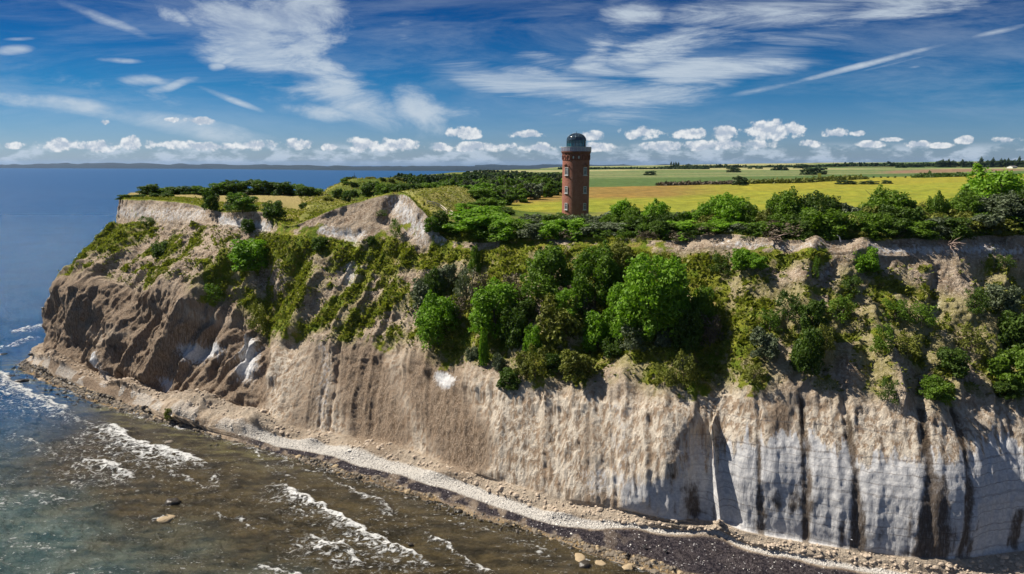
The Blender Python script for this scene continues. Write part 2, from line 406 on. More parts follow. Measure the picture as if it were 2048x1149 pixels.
# gullies down the slope (run with the fall line, slanting on the left part)
gs = s_len + (T - 4) * 14 * sst(-CX, -900, -500)
gl = fbm(np.stack([(gs + warp * .5) / 7.5, (T) / 1.3, T * 0 + 4], -1), 4, 41, .5, True) - .58
D += gl * (3.6 - 1.3 * sst(CX, 760, 900)) * slope
P3 = B / 1.0
rg = fbm(P3 / 3.4, 5, 51, .56) - .5
D += rg * (2.3 * slope + .75 * wall * (1 + 1.7 * leftness - .55 * rightness) + 1.2 * scarp)
D += (fbm(P3 / np.array([.8, .8, 2.6]), 3, 63, .6) - .5) * .42 * wall
D += (fbm(P3 / .9, 4, 61, .62) - .5) * (.62 * slope + .10 * wall + .45 * scarp + .5 * debris)
# the right hand wall bulges: leaning back above, upright below
D += wall * np.sin(np.pi * np.clip(T - 3, 0, 1)) * (.5 + 1.9 * rightness)
# ragged top of the wall: lumps hang over it
jag = sst(T, 3.7, 3.95) * (1 - sst(T, 4.0, 4.35))
D += (fbm(np.stack([s_len / 3.2, T * 3, T * 0], -1), 4, 71, .55, True) - .45) * 1.9 * jag
# debris aprons: cones
D += (fbm(np.stack([s_len / 9, T, T * 0], -1), 2, 81) - .35) * 2.6 * debris * (.6 + .9 * leftness)
D += (fbm(P3 / 14, 3, 83) - .5) * .5 * beach + (fbm(P3 / 2.2, 3, 85) - .5) * .16 * beach
# named bumps and hollows: (pixel polyline of the chart, half-width px, push in m)
BUMPS = [([(1442,860),(1443,960),(1441,1045)], 14, 2.2), ([(1395,900),(1392,1040)], 34, -2.4), ([(1335,990),(1320,1040)], 28, -.9),
 ([(1520,800),(1522,940),(1520,1060)], 7, -.2), ([(1600,780),(1608,900),(1612,1080)], 7, -.3), ([(1650,640),(1690,800),(1706,940),(1712,1090)], 8, -.45), ([(1838,780),(1846,940),(1850,1110)], 9, -.35), ([(1905,770),(1915,930),(1920,1110)], 9, -.3),
 ([(1450,800),(1440,870)], 10, .8), ([(680,690),(655,860)], 5, -.8), ([(700,480),(690,560)], 20, -1.0),
 ([(470,520),(400,610),(335,690),(300,750)], 26, 3.0), ([(255,560),(290,640)], 32, -2.4), ([(215,560),(205,690)], 24, -2.2), ([(430,600),(390,690)], 26, -2.6), ([(250,700),(243,750)], 9, -1.3), ([(190,700),(188,745)], 10, -1.4), ([(215,690),(215,760)], 12, 1.4),
 ([(330,730),(320,785)], 18, -1.6), ([(470,650),(490,720)], 16, -2.0), ([(510,700),(500,800)], 18, 1.5), ([(530,560),(520,640)], 20, -1.2),
 ([(600,520),(560,600),(530,690)], 14, -1.6), ([(640,560),(575,690),(560,760)], 12, 1.6),
 ([(400,700),(400,740)], 22, -1.2), ([(790,400),(770,440)], 10, -1.2), ([(830,400),(860,470)], 16, .9),
 ([(1600,600),(1640,700)], 26, 2.0), ([(1740,620),(1800,800)], 20, 1.6), ([(1880,560),(1850,760)], 16, -1.4), ([(1720,500),(1690,560)], 20, 1.0), ([(1630,490),(1600,560)], 16, 1.2),
 ([(955,700),(960,760)], 26, .8), ([(885,690),(890,745)], 30, -1.2), ([(1200,680),(1130,740)], 24, -1.6), ([(1290,700),(1230,780)], 20, .8),
 ([(1010,500),(990,600)], 14, 1.2)]
def soft(CXw, CYw, pts, wd):
    d, _, _ = segdist(CXw, CYw, pts); return np.exp(-(d / wd) ** 2)
wx = (fbm(P3 / 5, 3, 91) - .5) * 26; wy = (fbm(P3 / 5, 3, 95) - .5) * 26
CXw, CYw = CX + wx, CY + wy
land = front & (T > 2.6) & (T < 6.0)
for pts, wd, amp in BUMPS:
    D += np.where(land, soft(CX + wx * .55, CY + wy * .45, pts, wd) * amp, 0)
# debris heaps at the foot
for (x, y, rx, ry, h) in [(505,852,52,18,2.8),(385,825,66,30,3.0),(255,785,36,14,2.0),(135,728,44,24,3.0),(630,885,20,10,1.4),(170,765,26,10,1.0),(720,905,60,12,.8),(900,950,60,12,.9),(1440,1062,46,16,1.2),(1130,1030,36,10,.9),(440,800,40,25,1.4),(300,800,30,12,.8)]:
    D += np.where(front & (T > 1.4) & (T < 3.4), np.exp(-(((CX - x) / rx) ** 2 + ((CY - y) / ry) ** 2)) * h * (.8 + .8 * (fbm(P3 / 2, 3, 99))), 0)
# grassy lip and edge
edge_var = (fbm(np.stack([s_len / 2.2, T * 0, T * 0], -1), 3, 101) - .5)
lip = np.exp(-((T - 5.97) / .10) ** 2); D += lip * (.25 + .5 * edge_var)
Bd = B + N * D[..., None]
nz = fbm(B / 6, 4, 111) - .5
Bd[..., 2] += top * nz * .55 + (fbm(B / 1.1, 2, 113) - .5) * .22 * top
# horizontal raggedness of the plateau edge
eo = np.exp(-((T - 6.0) / .5) ** 2) * (fbm(np.stack([s_len / 4.5, T * 0 + 9, T * 0], -1), 4, 121) - .5) * 3.0
dirn = GC[:, 6] - GC[:, 5]; dirn[:, 2] = 0; dirn /= np.linalg.norm(dirn, axis=1, keepdims=True) + 1e-9
Bd += eo[..., None] * dirn[None]
# ---- masks
def M(lst, sharp=1.0, noise=1.0, seed=0):
    r = np.zeros(T.shape)
    for it in lst:
        pts, wd = it[0], it[1]; a = it[2] if len(it) > 2 else 1
        r = np.maximum(r, soft(CX + wx * noise, CY + wy * noise, pts, wd) * a)
    return np.where(front, r, 0)
grass = M([([(235,460),(190,497),(135,535)],17),([(300,450),(262,475),(225,505)],15),([(345,485),(325,512)],17),([(405,480),(300,560),(245,605)],8,.8),([(560,430),(575,465),(540,500)],32),
 ([(480,530),(450,570),(405,605)],20),([(500,600),(520,640),(548,680)],22),([(590,530),(605,575),(570,620),(556,660)],34),([(620,482),(560,505)],25),([(700,492),(600,490)],20),([(650,505),(720,505)],18),([(760,490),(790,505),(755,530)],24),
 ([(830,520),(900,505),(1000,520)],26),([(700,590),(660,630),(615,665)],15),([(800,575),(745,620),(690,670)],20),([(735,555),(690,600)],16),([(1050,500),(1000,560),(990,680)],44),([(1180,480),(1420,540)],34),([(1200,560),(1300,660)],90),([(900,600),(900,680)],50),
 ([(1400,540),(1440,640),(1400,770)],44),([(1500,620),(1480,700),(1500,765)],42),([(1580,590),(1625,700)],34,.8),([(1700,550),(1680,640)],24,.7),([(1780,600),(1850,690)],44,.75),([(1900,700),(1880,790)],34,.8),([(2000,600),(2050,770)],52),([(1480,512),(1640,515)],18),([(1990,520),(2050,560)],24,.8),
 ([(1740,650),(1760,780)],30,.7),([(1100,700),(1080,760)],34),([(1180,690),(1160,750)],30),([(1260,640),(1330,760)],40,.8),([(960,690),(960,720)],16),([(800,470),(860,455)],8,.6),([(645,640),(600,680)],10,.8),([(860,650),(760,690)],14,.5),([(2200,500),(2400,800)],120,.8),([(1020,490),(1420,520)],30,.9),([(1500,560),(1560,640)],40,.7),([(1760,560),(1960,640)],40,.55),([(560,500),(960,520)],26,.6)], noise=1.5)
gsl = grass
gpre = grass.copy()
grass *= 1 - .30 * sst(CX, 1440, 1540) * (CY > 530); grass = sst(grass + (fbm(P3 / 2.0, 5, 131, .6) - .5) * 1.7, .24, .80) * np.where((T < 3.95) & (gsl < .5), 0, 1)
grass *= sst(T + (fbm(P3 / 1.5, 4, 133, .6) - .5) * .7, 3.86, 4.08)
grass = np.maximum(grass, sst(T, 5.93, 5.99))
# thin greenery over all of the slope
grass = np.maximum(grass, slope * sst(fbm(P3 / 3.1, 4, 137) + .04 * (CX > 1000), .60, .70) * .7)
white = M([([(700,485),(705,560)],24),([(800,405),(830,455),(880,480)],30,.8),([(640,462),(720,468)],14,.8),([(250,425),(400,430)],22,.7),([(450,445),(530,455)],18),([(375,705),(430,700)],20),([(500,700),(500,745)],26),([(208,720),(212,760)],14),([(325,760),(325,770)],12,.8),([(880,752),(895,765)],16),
 ([(1200,960),(1330,980)],40,.55),([(1390,890),(1395,950)],26,.8),
 ([(1240,820),(1260,980)],40,.35),([(1740,500),(2048,500)],12,.8),([(1430,485),(1620,495)],10,.6),([(1640,500),(1660,560)],22,.6),([(1880,600),(1850,760)],12,.7),([(810,590),(790,600)],10),([(600,560),(620,580)],6,.3),([(650,700),(640,850)],14,.4)], noise=.5)
brown = M([([(640,720),(600,850)],60,.55),([(720,740),(760,860)],80,.9),([(860,760),(930,900)],70,1),([(100,640),(200,760),(330,700),(470,700)],70,1.0),([(150,600),(330,640)],70,.9),([(250,740),(480,790)],50,.9),([(300,590),(480,620)],50,.6),([(1560,830),(1560,950)],30,.8),([(1180,850),(1180,1000)],20,.5),([(1100,830),(1080,980)],24,.35),([(540,600),(530,800)],26,.8)], noise=.7)
brown *= (T < 4.6)
dark = M([([(1518,850),(1522,1040)],8,.62),([(1603,800),(1608,900),(1612,1080)],8,.85),([(1698,860),(1704,960),(1710,1090)],8,.8),([(1843,820),(1846,980),(1850,1110)],10,.95),([(1912,830),(1917,980),(1921,1110)],9,.9),([(1560,1000),(1620,1010)],24,.62),([(1690,1060),(1730,1070)],28,.72),([(1840,1050),(1900,1090)],40,.85),([(1850,960),(1880,1080)],26,.7),([(2030,1030),(2032,1090)],17,.75),([(1380,985),(1395,1030)],26,.72),([(1345,920),(1352,1030)],8,.5),
 ([(870,740),(880,790)],8,.4),([(740,730),(950,780)],8,.40),([(185,700),(190,740)],8,.5),([(240,700),(245,750)],6,.5),([(420,710),(430,740)],10,.5),([(2140,820),(2150,1100)],14,.9),([(2300,850),(2310,1100)],14,.8)], noise=.55)  # the marks at the nose holes put recess shade into the colour
streak = fbm(np.stack([s_len / .8, Z / 6, T * 0], -1), 4, 141, .62); speck = fbm(P3 / .8, 3, 143, .6)
flare = np.zeros(T.shape)
for x0_, x1_, w0_, w1_, yt, yb, am in [(1518,1522,5,10,850,1050,.8),(1600,1614,5,11,800,1085,1.0),(1694,1714,5,30,800,1095,1.05),(1840,1852,6,44,790,1110,1.15),(1908,1922,6,26,790,1110,1.05),(2130,2150,6,24,800,1110,1),(2300,2320,6,26,800,1110,1)]:
    ty = np.clip((CY - yt) / (yb - yt), 0, 1); xc = x0_ + (x1_ - x0_) * ty + wx * .25; ww = w0_ + (w1_ - w0_) * ty ** 2.6
    flare = np.maximum(flare, np.exp(-((CX - xc) / ww) ** 2) * am * (CY > yt) * sst(CY, yt, yt + 40))
dark = np.maximum(dark, np.where(front, flare, 0))
dark = np.clip(sst(dark * 1.25 + (streak - .5) * 1.5 + (speck - .5) * .9, .12, 1.2), 0, 1) * (dark > .04) * (T > 2.9) * (T < 4.05)
freshw = sst(CX, 1300, 1420) * sst(CY + wy * 1.2 + (fbm(np.stack([s_len / 5, T * 0, T * 0], -1), 3, 145) - .5) * 90 + (fbm(np.stack([s_len / .7, Z / 8, T * 0], -1), 3, 147, .6) - .5) * 120, 872, 925) + .8 * sst(CX, 1225, 1260) * sst(CY + wy, 950, 975)
white = np.maximum(white, np.where(front & (T > 2.95) & (T < 3.98), np.clip(freshw, 0, 1), 0))
white = np.where(T > 4.85, white * .75, np.where(T > 4.05, white * .62, white))
AA = np.stack([grass, np.clip(white, 0, 1), np.clip(brown, 0, 1), dark], -1)
# beach: rocks, black weed, white shingle
bt = T - 1
wn_ = (fbm(P3 / 6, 3, 151) - .5) * .5
rightb = sst(CX, 1050, 1300)
weed = np.maximum(.45 + .55 * sst(fbm(P3 / 1.6, 4, 157), .30, .50), .97 * rightb) * sst(bt + wn_ * .6, .08, .20) * (1 - sst(bt + wn_ * .4, .52 + .34 * rightb, .60 + .34 * rightb)) * sst(CX, 440, 520)
lsh = sst(CX, 420, 560); shingle = (.45 * (fbm(P3 / 5, 3, 155) > .5) * (1 - lsh) + lsh) * sst(bt + wn_ * .4, .50 + .42 * rightb, .62 + .34 * rightb) * (1 - sst(T + wn_, 2.0 + .1, 2.25))
rocks = sst(bt + wn_, -.1, .02) * (1 - sst(bt + wn_ * 1.2, .10 + .30 * (1 - sst(CX, 200, 520)), .24 + .34 * (1 - sst(CX, 200, 520))))
strata = wall * np.where(front, sst(CX, 1320, 1450), 0)
BB = np.stack([np.clip(shingle, 0, 1), np.clip(weed, 0, 1), np.clip(rocks, 0, 1), strata], -1)
dry = np.clip(sst(T, 6.02, 6.3) * (1 - sst(CX, 600, 665)) * (.55 + .9 * fbm(B / 9, 3, 161)), 0, 1)
thin = slope * sst(gpre + (fbm(P3 / 6, 3, 139) - .5) * .8 + .10 * (CX > 1000), .08, .60)
CCm = np.stack([dry, wall, debris, thin], -1)

# ---- cliff material
mc, t, o = newmat('chalk_cliff')
b = t.new('ShaderNodeBsdfPrincipled'); t.link(b.outputs[0], o.inputs[0]); b.inputs['Roughness'].default_value = .93; b.inputs['Specular IOR Level'].default_value = .12
tcn = t.new('ShaderNodeTexCoord'); OB = tcn.outputs['Object']
def attr(nm):
    a = t.new('ShaderNodeAttribute', attribute_name=nm); s = t.new('ShaderNodeSeparateColor'); t.link(a.outputs['Color'], s.inputs[0]); return s.outputs[0], s.outputs[1], s.outputs[2], a.outputs['Alpha']
g_, wh_, br_, dk_ = attr('ma'); sh_, we_, ro_, st_ = attr('mb'); dry_, wl_, db_, sl_ = attr('mc')
n1 = t.noise(OB, .35, 8, .62); n2 = t.noise(OB, 2.2, 6, .65); n3 = t.noise(OB, 9, 4, .6)
nst = t.noise(t.mapping(OB, scale=(1, 1, .10)), 1.3, 9, .70)       # vertical runs
nst2 = t.noise(t.mapping(OB, scale=(1, 1, .16)), 5.0, 4, .7)
soil = t.mix(t.ss(n1, .36, .64), (.23, .16, .105), (.46, .36, .26))
soil = t.mix(t.ss(n2, .42, .70), soil, (.58, .49, .385))
soil = t.mix(t.math('MULTIPLY', t.ss(n3, .50, .70), .55), soil, (.13, .095, .07))
chalk = t.mix(t.ss(nst, .41, .57), (.33, .24, .165), (.69, .61, .50))
chalk = t.mix(t.math('MULTIPLY', t.ss(t.noise(t.mapping(OB, scale=(1, 1, .12)), .33, 3, .5), .52, .66), .45), chalk, (.29, .225, .165))
chalk = t.mix(t.math('MULTIPLY', t.ss(nst2, .52, .72), .5), chalk, (.25, .19, .14))
base = t.mix(wl_, soil, chalk)
brc = t.mix(t.ss(nst2, .40, .66), (.14, .095, .060), (.36, .275, .20))
brf = t.ss(t.math('ADD', br_, t.math('MULTIPLY', t.math('SUBTRACT', nst, .5), 1.3)), .25, .75)
base = t.mix(t.math('MULTIPLY', brf, .9), base, brc)
# fresh white chalk
whc = t.mix(t.ss(n2, .35, .65), (.40, .40, .41), (.56, .55, .535))
whf = t.ss(t.math('ADD', wh_, t.math('MULTIPLY', t.math('SUBTRACT', t.noise(t.mapping(OB, scale=(1, 1, .22)), 1.8, 8, .72), .5), 2.2)), .26, .80)
base = t.mix(whf, base, whc)
# bedding lines
sz = t.new('ShaderNodeSeparateXYZ'); t.link(OB, sz.inputs[0])
zl = t.math('ADD', sz.outputs[2], t.math('MULTIPLY', n1, 1.2))
bed = t.new('ShaderNodeTexNoise', noise_dimensions='1D'); t.link(t.math('MULTIPLY', zl, 2.2), bed.inputs['W']); bed.inputs['Scale'].default_value = 1; bed.inputs['Detail'].default_value = 3
bedf = t.math('MULTIPLY', t.math('MULTIPLY', t.ss(bed.outputs[0], .58, .66), st_), t.math('MULTIPLY', t.ss(n2, .3, .6), .75))
base = t.mix(bedf, base, (.20, .18, .17))
# wet dark runs, and recess shade painted at the headland nose
base = t.mix(t.math('MULTIPLY', t.ss(t.math('ADD', dk_, t.math('MULTIPLY', t.math('SUBTRACT', nst2, .5), 1.2)), .08, 1.1), .93), base, t.mix(n2, (.034, .023, .015), (.105, .073, .048)))
# beach
stone = t.new('ShaderNodeTexVoronoi', feature='F1'); t.link(OB, stone.inputs['Vector']); stone.inputs['Scale'].default_value = 5.5
sc = t.new('ShaderNodeSeparateColor'); t.link(stone.outputs['Color'], sc.inputs[0])
shc = t.mix(t.ss(sc.outputs[0], .05, .4), (.36, .33, .30), (.66, .62, .56))
wec = t.mix(t.ss(n2, .4, .6), (.020, .017, .023), (.075, .063, .068))
wec = t.mix(t.ss(sc.outputs[1], .982, .99), wec, (.42, .40, .40))
roc = t.mix(sc.outputs[2], (.05, .040, .032), (.24, .18, .115)); roc = t.mix(t.ss(n1, .45, .6), roc, (.33, .23, .12))
base = t.mix(sh_, base, shc); base = t.mix(we_, base, wec); base = t.mix(ro_, base, roc)
sand = t.mix(n2, (.36, .295, .225), (.52, .445, .35)); sand = t.mix(t.math('MULTIPLY', brf, .75), sand, t.mix(n1, (.19, .135, .090), (.36, .27, .19)))
base = t.mix(t.math('MULTIPLY', db_, .72), base, sand)
# grass
gc = t.mix(t.ss(n1, .35, .65), (.125, .175, .014), (.26, .26, .03)); gc = t.mix(t.ss(n3, .45, .75), gc, (.060, .095, .010))
gc = t.mix(t.ss(t.noise(OB, .7, 4, .6), .52, .68), gc, (.26, .20, .07))
gc = t.mix(dry_, gc, t.mix(n2, (.30, .235, .085), (.42, .34, .14)))
base = t.mix(t.math('MULTIPLY', sl_, .62), base, t.mix(t.ss(n2, .35, .65), (.21, .21, .045), (.36, .32, .13)))
gf = t.ss(t.math('ADD', g_, t.math('MULTIPLY', t.math('SUBTRACT', n3, .5), 1.3)), .25, .80)
base = t.mix(gf, base, gc)
t.link(base, b.inputs['Base Color'])
nowall = t.math('SUBTRACT', 1.0, t.math('MULTIPLY', wl_, .72)); bmask = t.math('MAXIMUM', sh_, t.math('MAXIMUM', we_, ro_))
bh = t.math('ADD', t.math('MULTIPLY', t.math('MULTIPLY', n2, .55), nowall), t.math('ADD', t.math('MULTIPLY', t.math('MULTIPLY', n3, .24), nowall), t.math('MULTIPLY', t.math('MULTIPLY', stone.outputs['Distance'], bmask), -.25)))
bh = t.math('ADD', bh, t.math('MULTIPLY', t.math('MULTIPLY', nst, wl_), .95))
bh = t.math('ADD', bh, t.math('MULTIPLY', nst2, .35))
bp = t.new('ShaderNodeBump'); bp.inputs['Strength'].default_value = 1.0; bp.inputs['Distance'].default_value = .85; t.link(bh, bp.inputs['Height']); t.link(t.math('SUBTRACT', .85, t.math('MULTIPLY', whf, .62)), bp.inputs['Distance']); t.link(bp.outputs[0], b.inputs['Normal'])
MAT_CLIFF = mc
faces = gridfaces(*T.shape)
me = mesh_np('cliff', Bd.reshape(-1, 3), faces, MAT_CLIFF)
colattr(me, 'ma', AA.reshape(-1, 4)); colattr(me, 'mb', BB.reshape(-1, 4)); colattr(me, 'mc', CCm.reshape(-1, 4))
cliff = obj('cliff', me); cliff['kind'] = 'structure'
print('cliff verts', len(me.vertices), 'z edge', [round(float(p[6][2]), 1) for p in LR], 'z top', [round(float(p[4][2]), 1) for p in LR])
print('cy of scarp z', [round(float(p[5][2]), 1) for p in LR])

# ================================================================== PLATEAU / FIELDS: ground sheet on polar grid
us = np.linspace(-.36, 1.15, 760)
Ys = np.concatenate([np.linspace(0, 1, 130) ** 1.0 * 0, []])
near = np.concatenate([np.linspace(0, 60, 90), 60 * (7000 / 60) ** np.linspace(0.01, 1, 260)])
R, UU = np.meshgrid(near, us, indexing='ij')
EY = edgeY(UU); EZ = edgeZ(UU)
YY = EY + 4.5 + R; XX = UU * YY
ZZ = groundz(XX, YY)
# the coast behind the hillock: land drops to the sea on the left
px_, py_ = proj(np.stack([XX, YY, ZZ], -1))
coastu = np.interp(YY, [150, 262, 330, 420, 700, 1100, 1700, 2600, 8000], [-.33, -.285, -.225, -.185, -.165, -.135, -.07, .02, .10])
drop = sst(UU, coastu - .03, coastu + .02)
ZZ = -50 + (ZZ + 50) * drop
ZZ += (fbm(np.stack([XX / 9, YY / 9, XX * 0], -1), 3, 171) - .5) * 1.0 * (1 - sst(YY, 300, 900)) * sst(R, 0, 10)
ZZ += (fbm(np.stack([XX / 300, YY / 300, XX * 0], -1), 3, 173) - .5) * 7 * sst(YY, 500, 2500)
ZZ -= (1 - sst(R, 0, 6)) * 1.2
# field colours: real fields in plan
gpx, gpy = proj(np.stack([XX, YY, farz(UU, YY)], -1))
nf = fbm(np.stack([XX / 14, YY / 30, XX * 0], -1), 4, 181)
def lerp(A, Bc, m): return A * (1 - m[..., None]) + np.array(Bc) * m[..., None]
col = np.zeros(XX.shape + (3,)) + np.array([.085, .125, .020])
col = lerp(col, (.19, .19, .05), sst(nf, .45, .62))
# fields beyond the scrub: boundaries are slightly curved lines in plan
def yline(pts): # boundary as distance by direction, given where it meets the photo
    u_, y_ = [], []
    for px, py in pts:
        p = at_z(px, py, .6); u_.append(p[0] / p[1]); y_.append(p[1])
    return np.interp(UU, u_, y_)
y_start = yline([(940,424),(1010,420),(1120,421),(1500,420),(2300,420)])
y_ora = yline([(1000,402),(1178,391),(1350,388),(1480,381),(1700,372),(2000,362),(2300,356)])
y_grn = yline([(1000,375),(1178,373),(1300,371),(1480,366),(1650,362),(1750,357),(1950,353),(2300,348)])
y_g2 = yline([(1000,360),(1178,357),(1500,355),(1750,351),(2300,344)])
rightf = sst(UU, -.005, .0)
yel = (YY > y_start) * rightf
tram = (.5 + .5 * np.sin((XX * .80 - YY * .6) / 2.9)) ** 8
col = lerp(col, (.255, .26, .035), yel)
col = lerp(col, (.215, .25, .03), yel * sst(nf, .45, .70) * .45)
col = lerp(col, (.25, .165, .050), sst(YY, y_ora * .86, y_ora) * rightf * (1 - sst(UU, .20, .36)))
col = lerp(col, (.27, .25, .035), sst(YY, y_ora * .86, y_ora) * rightf * sst(UU, .22, .4))
col = lerp(col, (.085, .135, .045), (YY > y_grn) * 1.0 * rightf)
col = lerp(col, (.13, .175, .070), (YY > y_g2) * rightf)
col = lerp(col, (.20, .21, .10), (YY > y_g2) * rightf * sst(fbm(np.stack([XX / 260, YY / 90, XX * 0], -1), 3, 187), .50, .58) * .8)
col = lerp(col, (.23, .15, .10), ((YY > y_g2 * 1.03) & (YY < y_g2 * 1.35)) * sst(UU, .50, .55) * (1 - sst(UU, .70, .74)))
col = lerp(col, (.10, .15, .05), (YY > 1500) * 1.0)
col = lerp(col, (.30, .29, .14), (YY > 1500) * sst(fbm(np.stack([XX / 500, YY / 300, XX * 0], -1), 2, 191), .53, .56) * 1.0)
ff = sst(fbm(np.stack([XX / 3, YY / 3, XX * 0], -1), 3, 193), .3, .7)
col *= (.86 + .28 * ff)[..., None]
col = np.where((yel > .5)[..., None], col * (1 - .13 * tram[..., None] * (YY < 420)[..., None]), col)
# the bank's dry grass
bk = sst(bumpz(XX, YY), .8, 3.0) * (YY < 235)
col = lerp(col, (.31, .29, .10), bk * .9); col = lerp(col, (.15, .17, .03), bk * sst(fbm(np.stack([XX / 2.5, YY / 7, XX * 0], -1), 3, 197), .50, .62) * .8)
mf, t, o = newmat('field_ground')
b = t.new('ShaderNodeBsdfPrincipled'); t.link(b.outputs[0], o.inputs[0]); b.inputs['Roughness'].default_value = .95; b.inputs['Specular IOR Level'].default_value = .08
a = t.new('ShaderNodeAttribute', attribute_name='col'); g0 = t.new('ShaderNodeTexCoord')
nn = t.noise(g0.outputs['Object'], 1.6, 6, .7); nn2 = t.noise(g0.outputs['Object'], .06, 6, .6)
c = t.mix(t.ss(nn, .3, .75), a.outputs['Color'], t.mix(1.0, a.outputs['Color'], (.55, .62, .5), 'MULTIPLY'))
c = t.mix(t.math('MULTIPLY', t.ss(nn2, .42, .66), .45), c, t.mix(1.0, a.outputs['Color'], (1.25, 1.05, .8), 'MULTIPLY'))
t.link(c, b.inputs['Base Color'])
bp = t.new('ShaderNodeBump'); bp.inputs['Distance'].default_value = .3; t.link(nn, bp.inputs['Height']); t.link(bp.outputs[0], b.inputs['Normal'])
me = mesh_np('ground', np.stack([XX, YY, ZZ], -1).reshape(-1, 3), gridfaces(*XX.shape)[:, ::-1], mf)
colattr(me, 'col', col.reshape(-1, 3)); gro = obj('ground', me); gro['kind'] = 'structure'

# ================================================================== FAR COASTS (low hazy land beyond the water)
mfar = simple('far_woodland_and_fields', (.008, .022, .034), .95, 0, .35, .0015)
def far_strip(name, pts, depth=2200, seed=0):
    """pts: (px, base py, top height m): a low hilly strip of land standing on the sea"""
    Pb = []
    xs = np.linspace(pts[0][0], pts[-1][0], 260)
    by = np.interp(xs, [p[0] for p in pts], [p[1] for p in pts]); hh = np.interp(xs, [p[0] for p in pts], [p[2] for p in pts])
    prof = [(0, -3), (40, 8), (160, .55), (600, .8), (depth * .6, 1.0), (depth, .8), (depth + 700, -.3)]
    rows = []
    for r_, (dd, hf) in enumerate(prof):
        row = []
        for i, x in enumerate(xs):
            p = at_z(x, by[i], SEA); d = np.hypot(p[0], p[1]); q = p * (1 + dd / d)
            nh = fbm(np.array([x / 26, r_ * .3, seed]), 4, 201 + seed)
            z = SEA + (hf if r_ < 2 else hf * hh[i] * (.65 + .7 * nh))
            row.append((q[0], q[1], z))
        rows.append(row)
    A = np.array(rows)
    me = mesh_np(name, A.reshape(-1, 3), gridfaces(A.shape[0], A.shape[1]), mfar); o_ = obj(name, me); o_['kind'] = 'structure'; return o_
far_strip('far_coast', [(-500,336.6,70),(0,336.8,78),(150,337.2,92),(260,337.6,88),(420,338.2,74),(560,339.6,60),(640,340.8,50),(800,342,44),(900,342.6,40),(1010,343,36),(1200,343.4,40)], 3500, 1)
far_strip('far_hills', [(950,338.6,70),(1120,338.8,62),(1300,338.6,58),(1600,338,84),(1900,337.6,120),(2300,337.2,140)], 4000, 2)

# ================================================================== SEA
shore_poly = [tuple(p[1][:2]) for p in LR[:NS]] + [tuple(p[1][:2]) for p in LR[NS:]]
Yn = 62 * (250 / 62) ** (np.linspace(0, 1, 520)); Yf = 250 * (60000 / 250) ** (np.linspace(0.004, 1, 150) ** 1.1)
ys = np.concatenate([Yn, Yf]); uu = np.concatenate([np.linspace(-1.6, -.92, 40), np.linspace(-.915, .35, 700), np.linspace(.37, 1.6, 50)])
SY, SU = np.meshgrid(ys, uu, indexing='ij'); SX = SU * SY
dsh, sside, _ = segdist(SX, SY, shore_poly)
nearw = 1 - sst(SY, 180, 420)
# swell and chop: fronts run roughly with the coast
wn1 = fbm(np.stack([SX / 40, SY / 40, SX * 0], -1), 2, 211) * 14
ph = (SX * .50 + SY * .866 + wn1)
chop = fbm(np.stack([(SX * .87 - SY * .5) / 7, (SX * .5 + SY * .87) / 2.6, SX * 0], -1), 4, 213, .55, True)
chop2 = fbm(np.stack([(SX * .6 - SY * .8) / 1.9, (SX * .8 + SY * .6) / .9, SX * 0], -1), 2, 217, .6)
SZ = SEA + nearw * ((chop - .5) * 1.15 + (chop2 - .5) * .42) * (.35 + .65 * sst(dsh, 2, 16)) + .12 * np.sin(ph / 2.8) * nearw
FOAM = [([(205,846),(250,872),(300,892),(350,905),(412,932)],7.5,1.1),([(160,918),(200,926),(240,940),(272,962)],6.5,.9),([(545,965),(600,990),(650,1015),(700,1048),(750,1075),(800,1102),(862,1142)],3.4,1.15),([(600,1072),(640,1085),(690,1100),(740,1140)],4.5,.85),
 ([(480,868),(540,935),(590,962)],1.2,.5),([(-40,722),(0,745),(40,778),(100,800),(150,828)],6.5,.95),([(20,668),(60,655),(105,646)],4.2,1.0),([(-20,700),(20,690),(75,672)],2.6,.9),([(700,985),(760,1008),(800,1040)],.9,.7),([(850,1068),(900,1098),(940,1125),(990,1150)],1.1,.7),
 ([(515,1130),(560,1142),(620,1160)],2.4,.8),([(430,1030),(480,1042),(520,1062)],1.0,.45),([(0,782),(20,795)],2.5,.9),([(230,905),(300,935),(380,960),(440,990)],1.0,.5),([(60,900),(130,915),(190,925)],2.2,.5),([(0,870),(60,880),(110,900)],2.2,.5),([(600,935),(660,960),(720,990),(790,1030)],.8,.55),([(0,1080),(80,1095),(160,1110)],2.5,.35),([(640,900),(700,930)],.5,.4),([(900,1040),(980,1070),(1050,1095),(1120,1120)],.6,.45),([(520,900),(560,915),(590,940)],1.6,.6),([(60,985),(100,998),(150,1000)],3.2,.4),([(0,1000),(40,1015)],3,.35),([(100,820),(180,850),(230,878)],3,.5),([(340,1005),(350,1010)],1.4,.5),([(315,1038),(340,1040)],1.2,.6),([(620,1000),(650,1030),(700,1070)],1.5,.35),([(1000,1085),(1060,1105),(1110,1135)],.7,.4),([(430,950),(445,975)],2.5,.5)]
foam = np.zeros(SX.shape)
for pts, wd, amp in FOAM:
    wp = [tuple(at_z(x, y, SEA)[:2]) for x, y in pts]
    jx = (fbm(np.stack([SX / 2.5, SY / 2.5, SX * 0], -1), 3, 221) - .5) * 2.0
    d, sd, par = segdist(SX + jx, SY + jx, wp)
    ends = np.clip(np.minimum(par, 1 - par) * 7 + .15, 0, 1)
    f = np.where(sd < 0, .56 * np.exp(-(d / wd)) + .42 * np.exp(-(d / (wd * .16))), 1.1 * np.exp(-(d / (.25 + wd * .05)) ** 2)) * amp * ends
    foam = np.maximum(foam, f)
    SZ += np.where(sd < 0, np.exp(-(d / 1.6) ** 2), np.exp(-(d / .5) ** 2)) * .38 * amp * ends
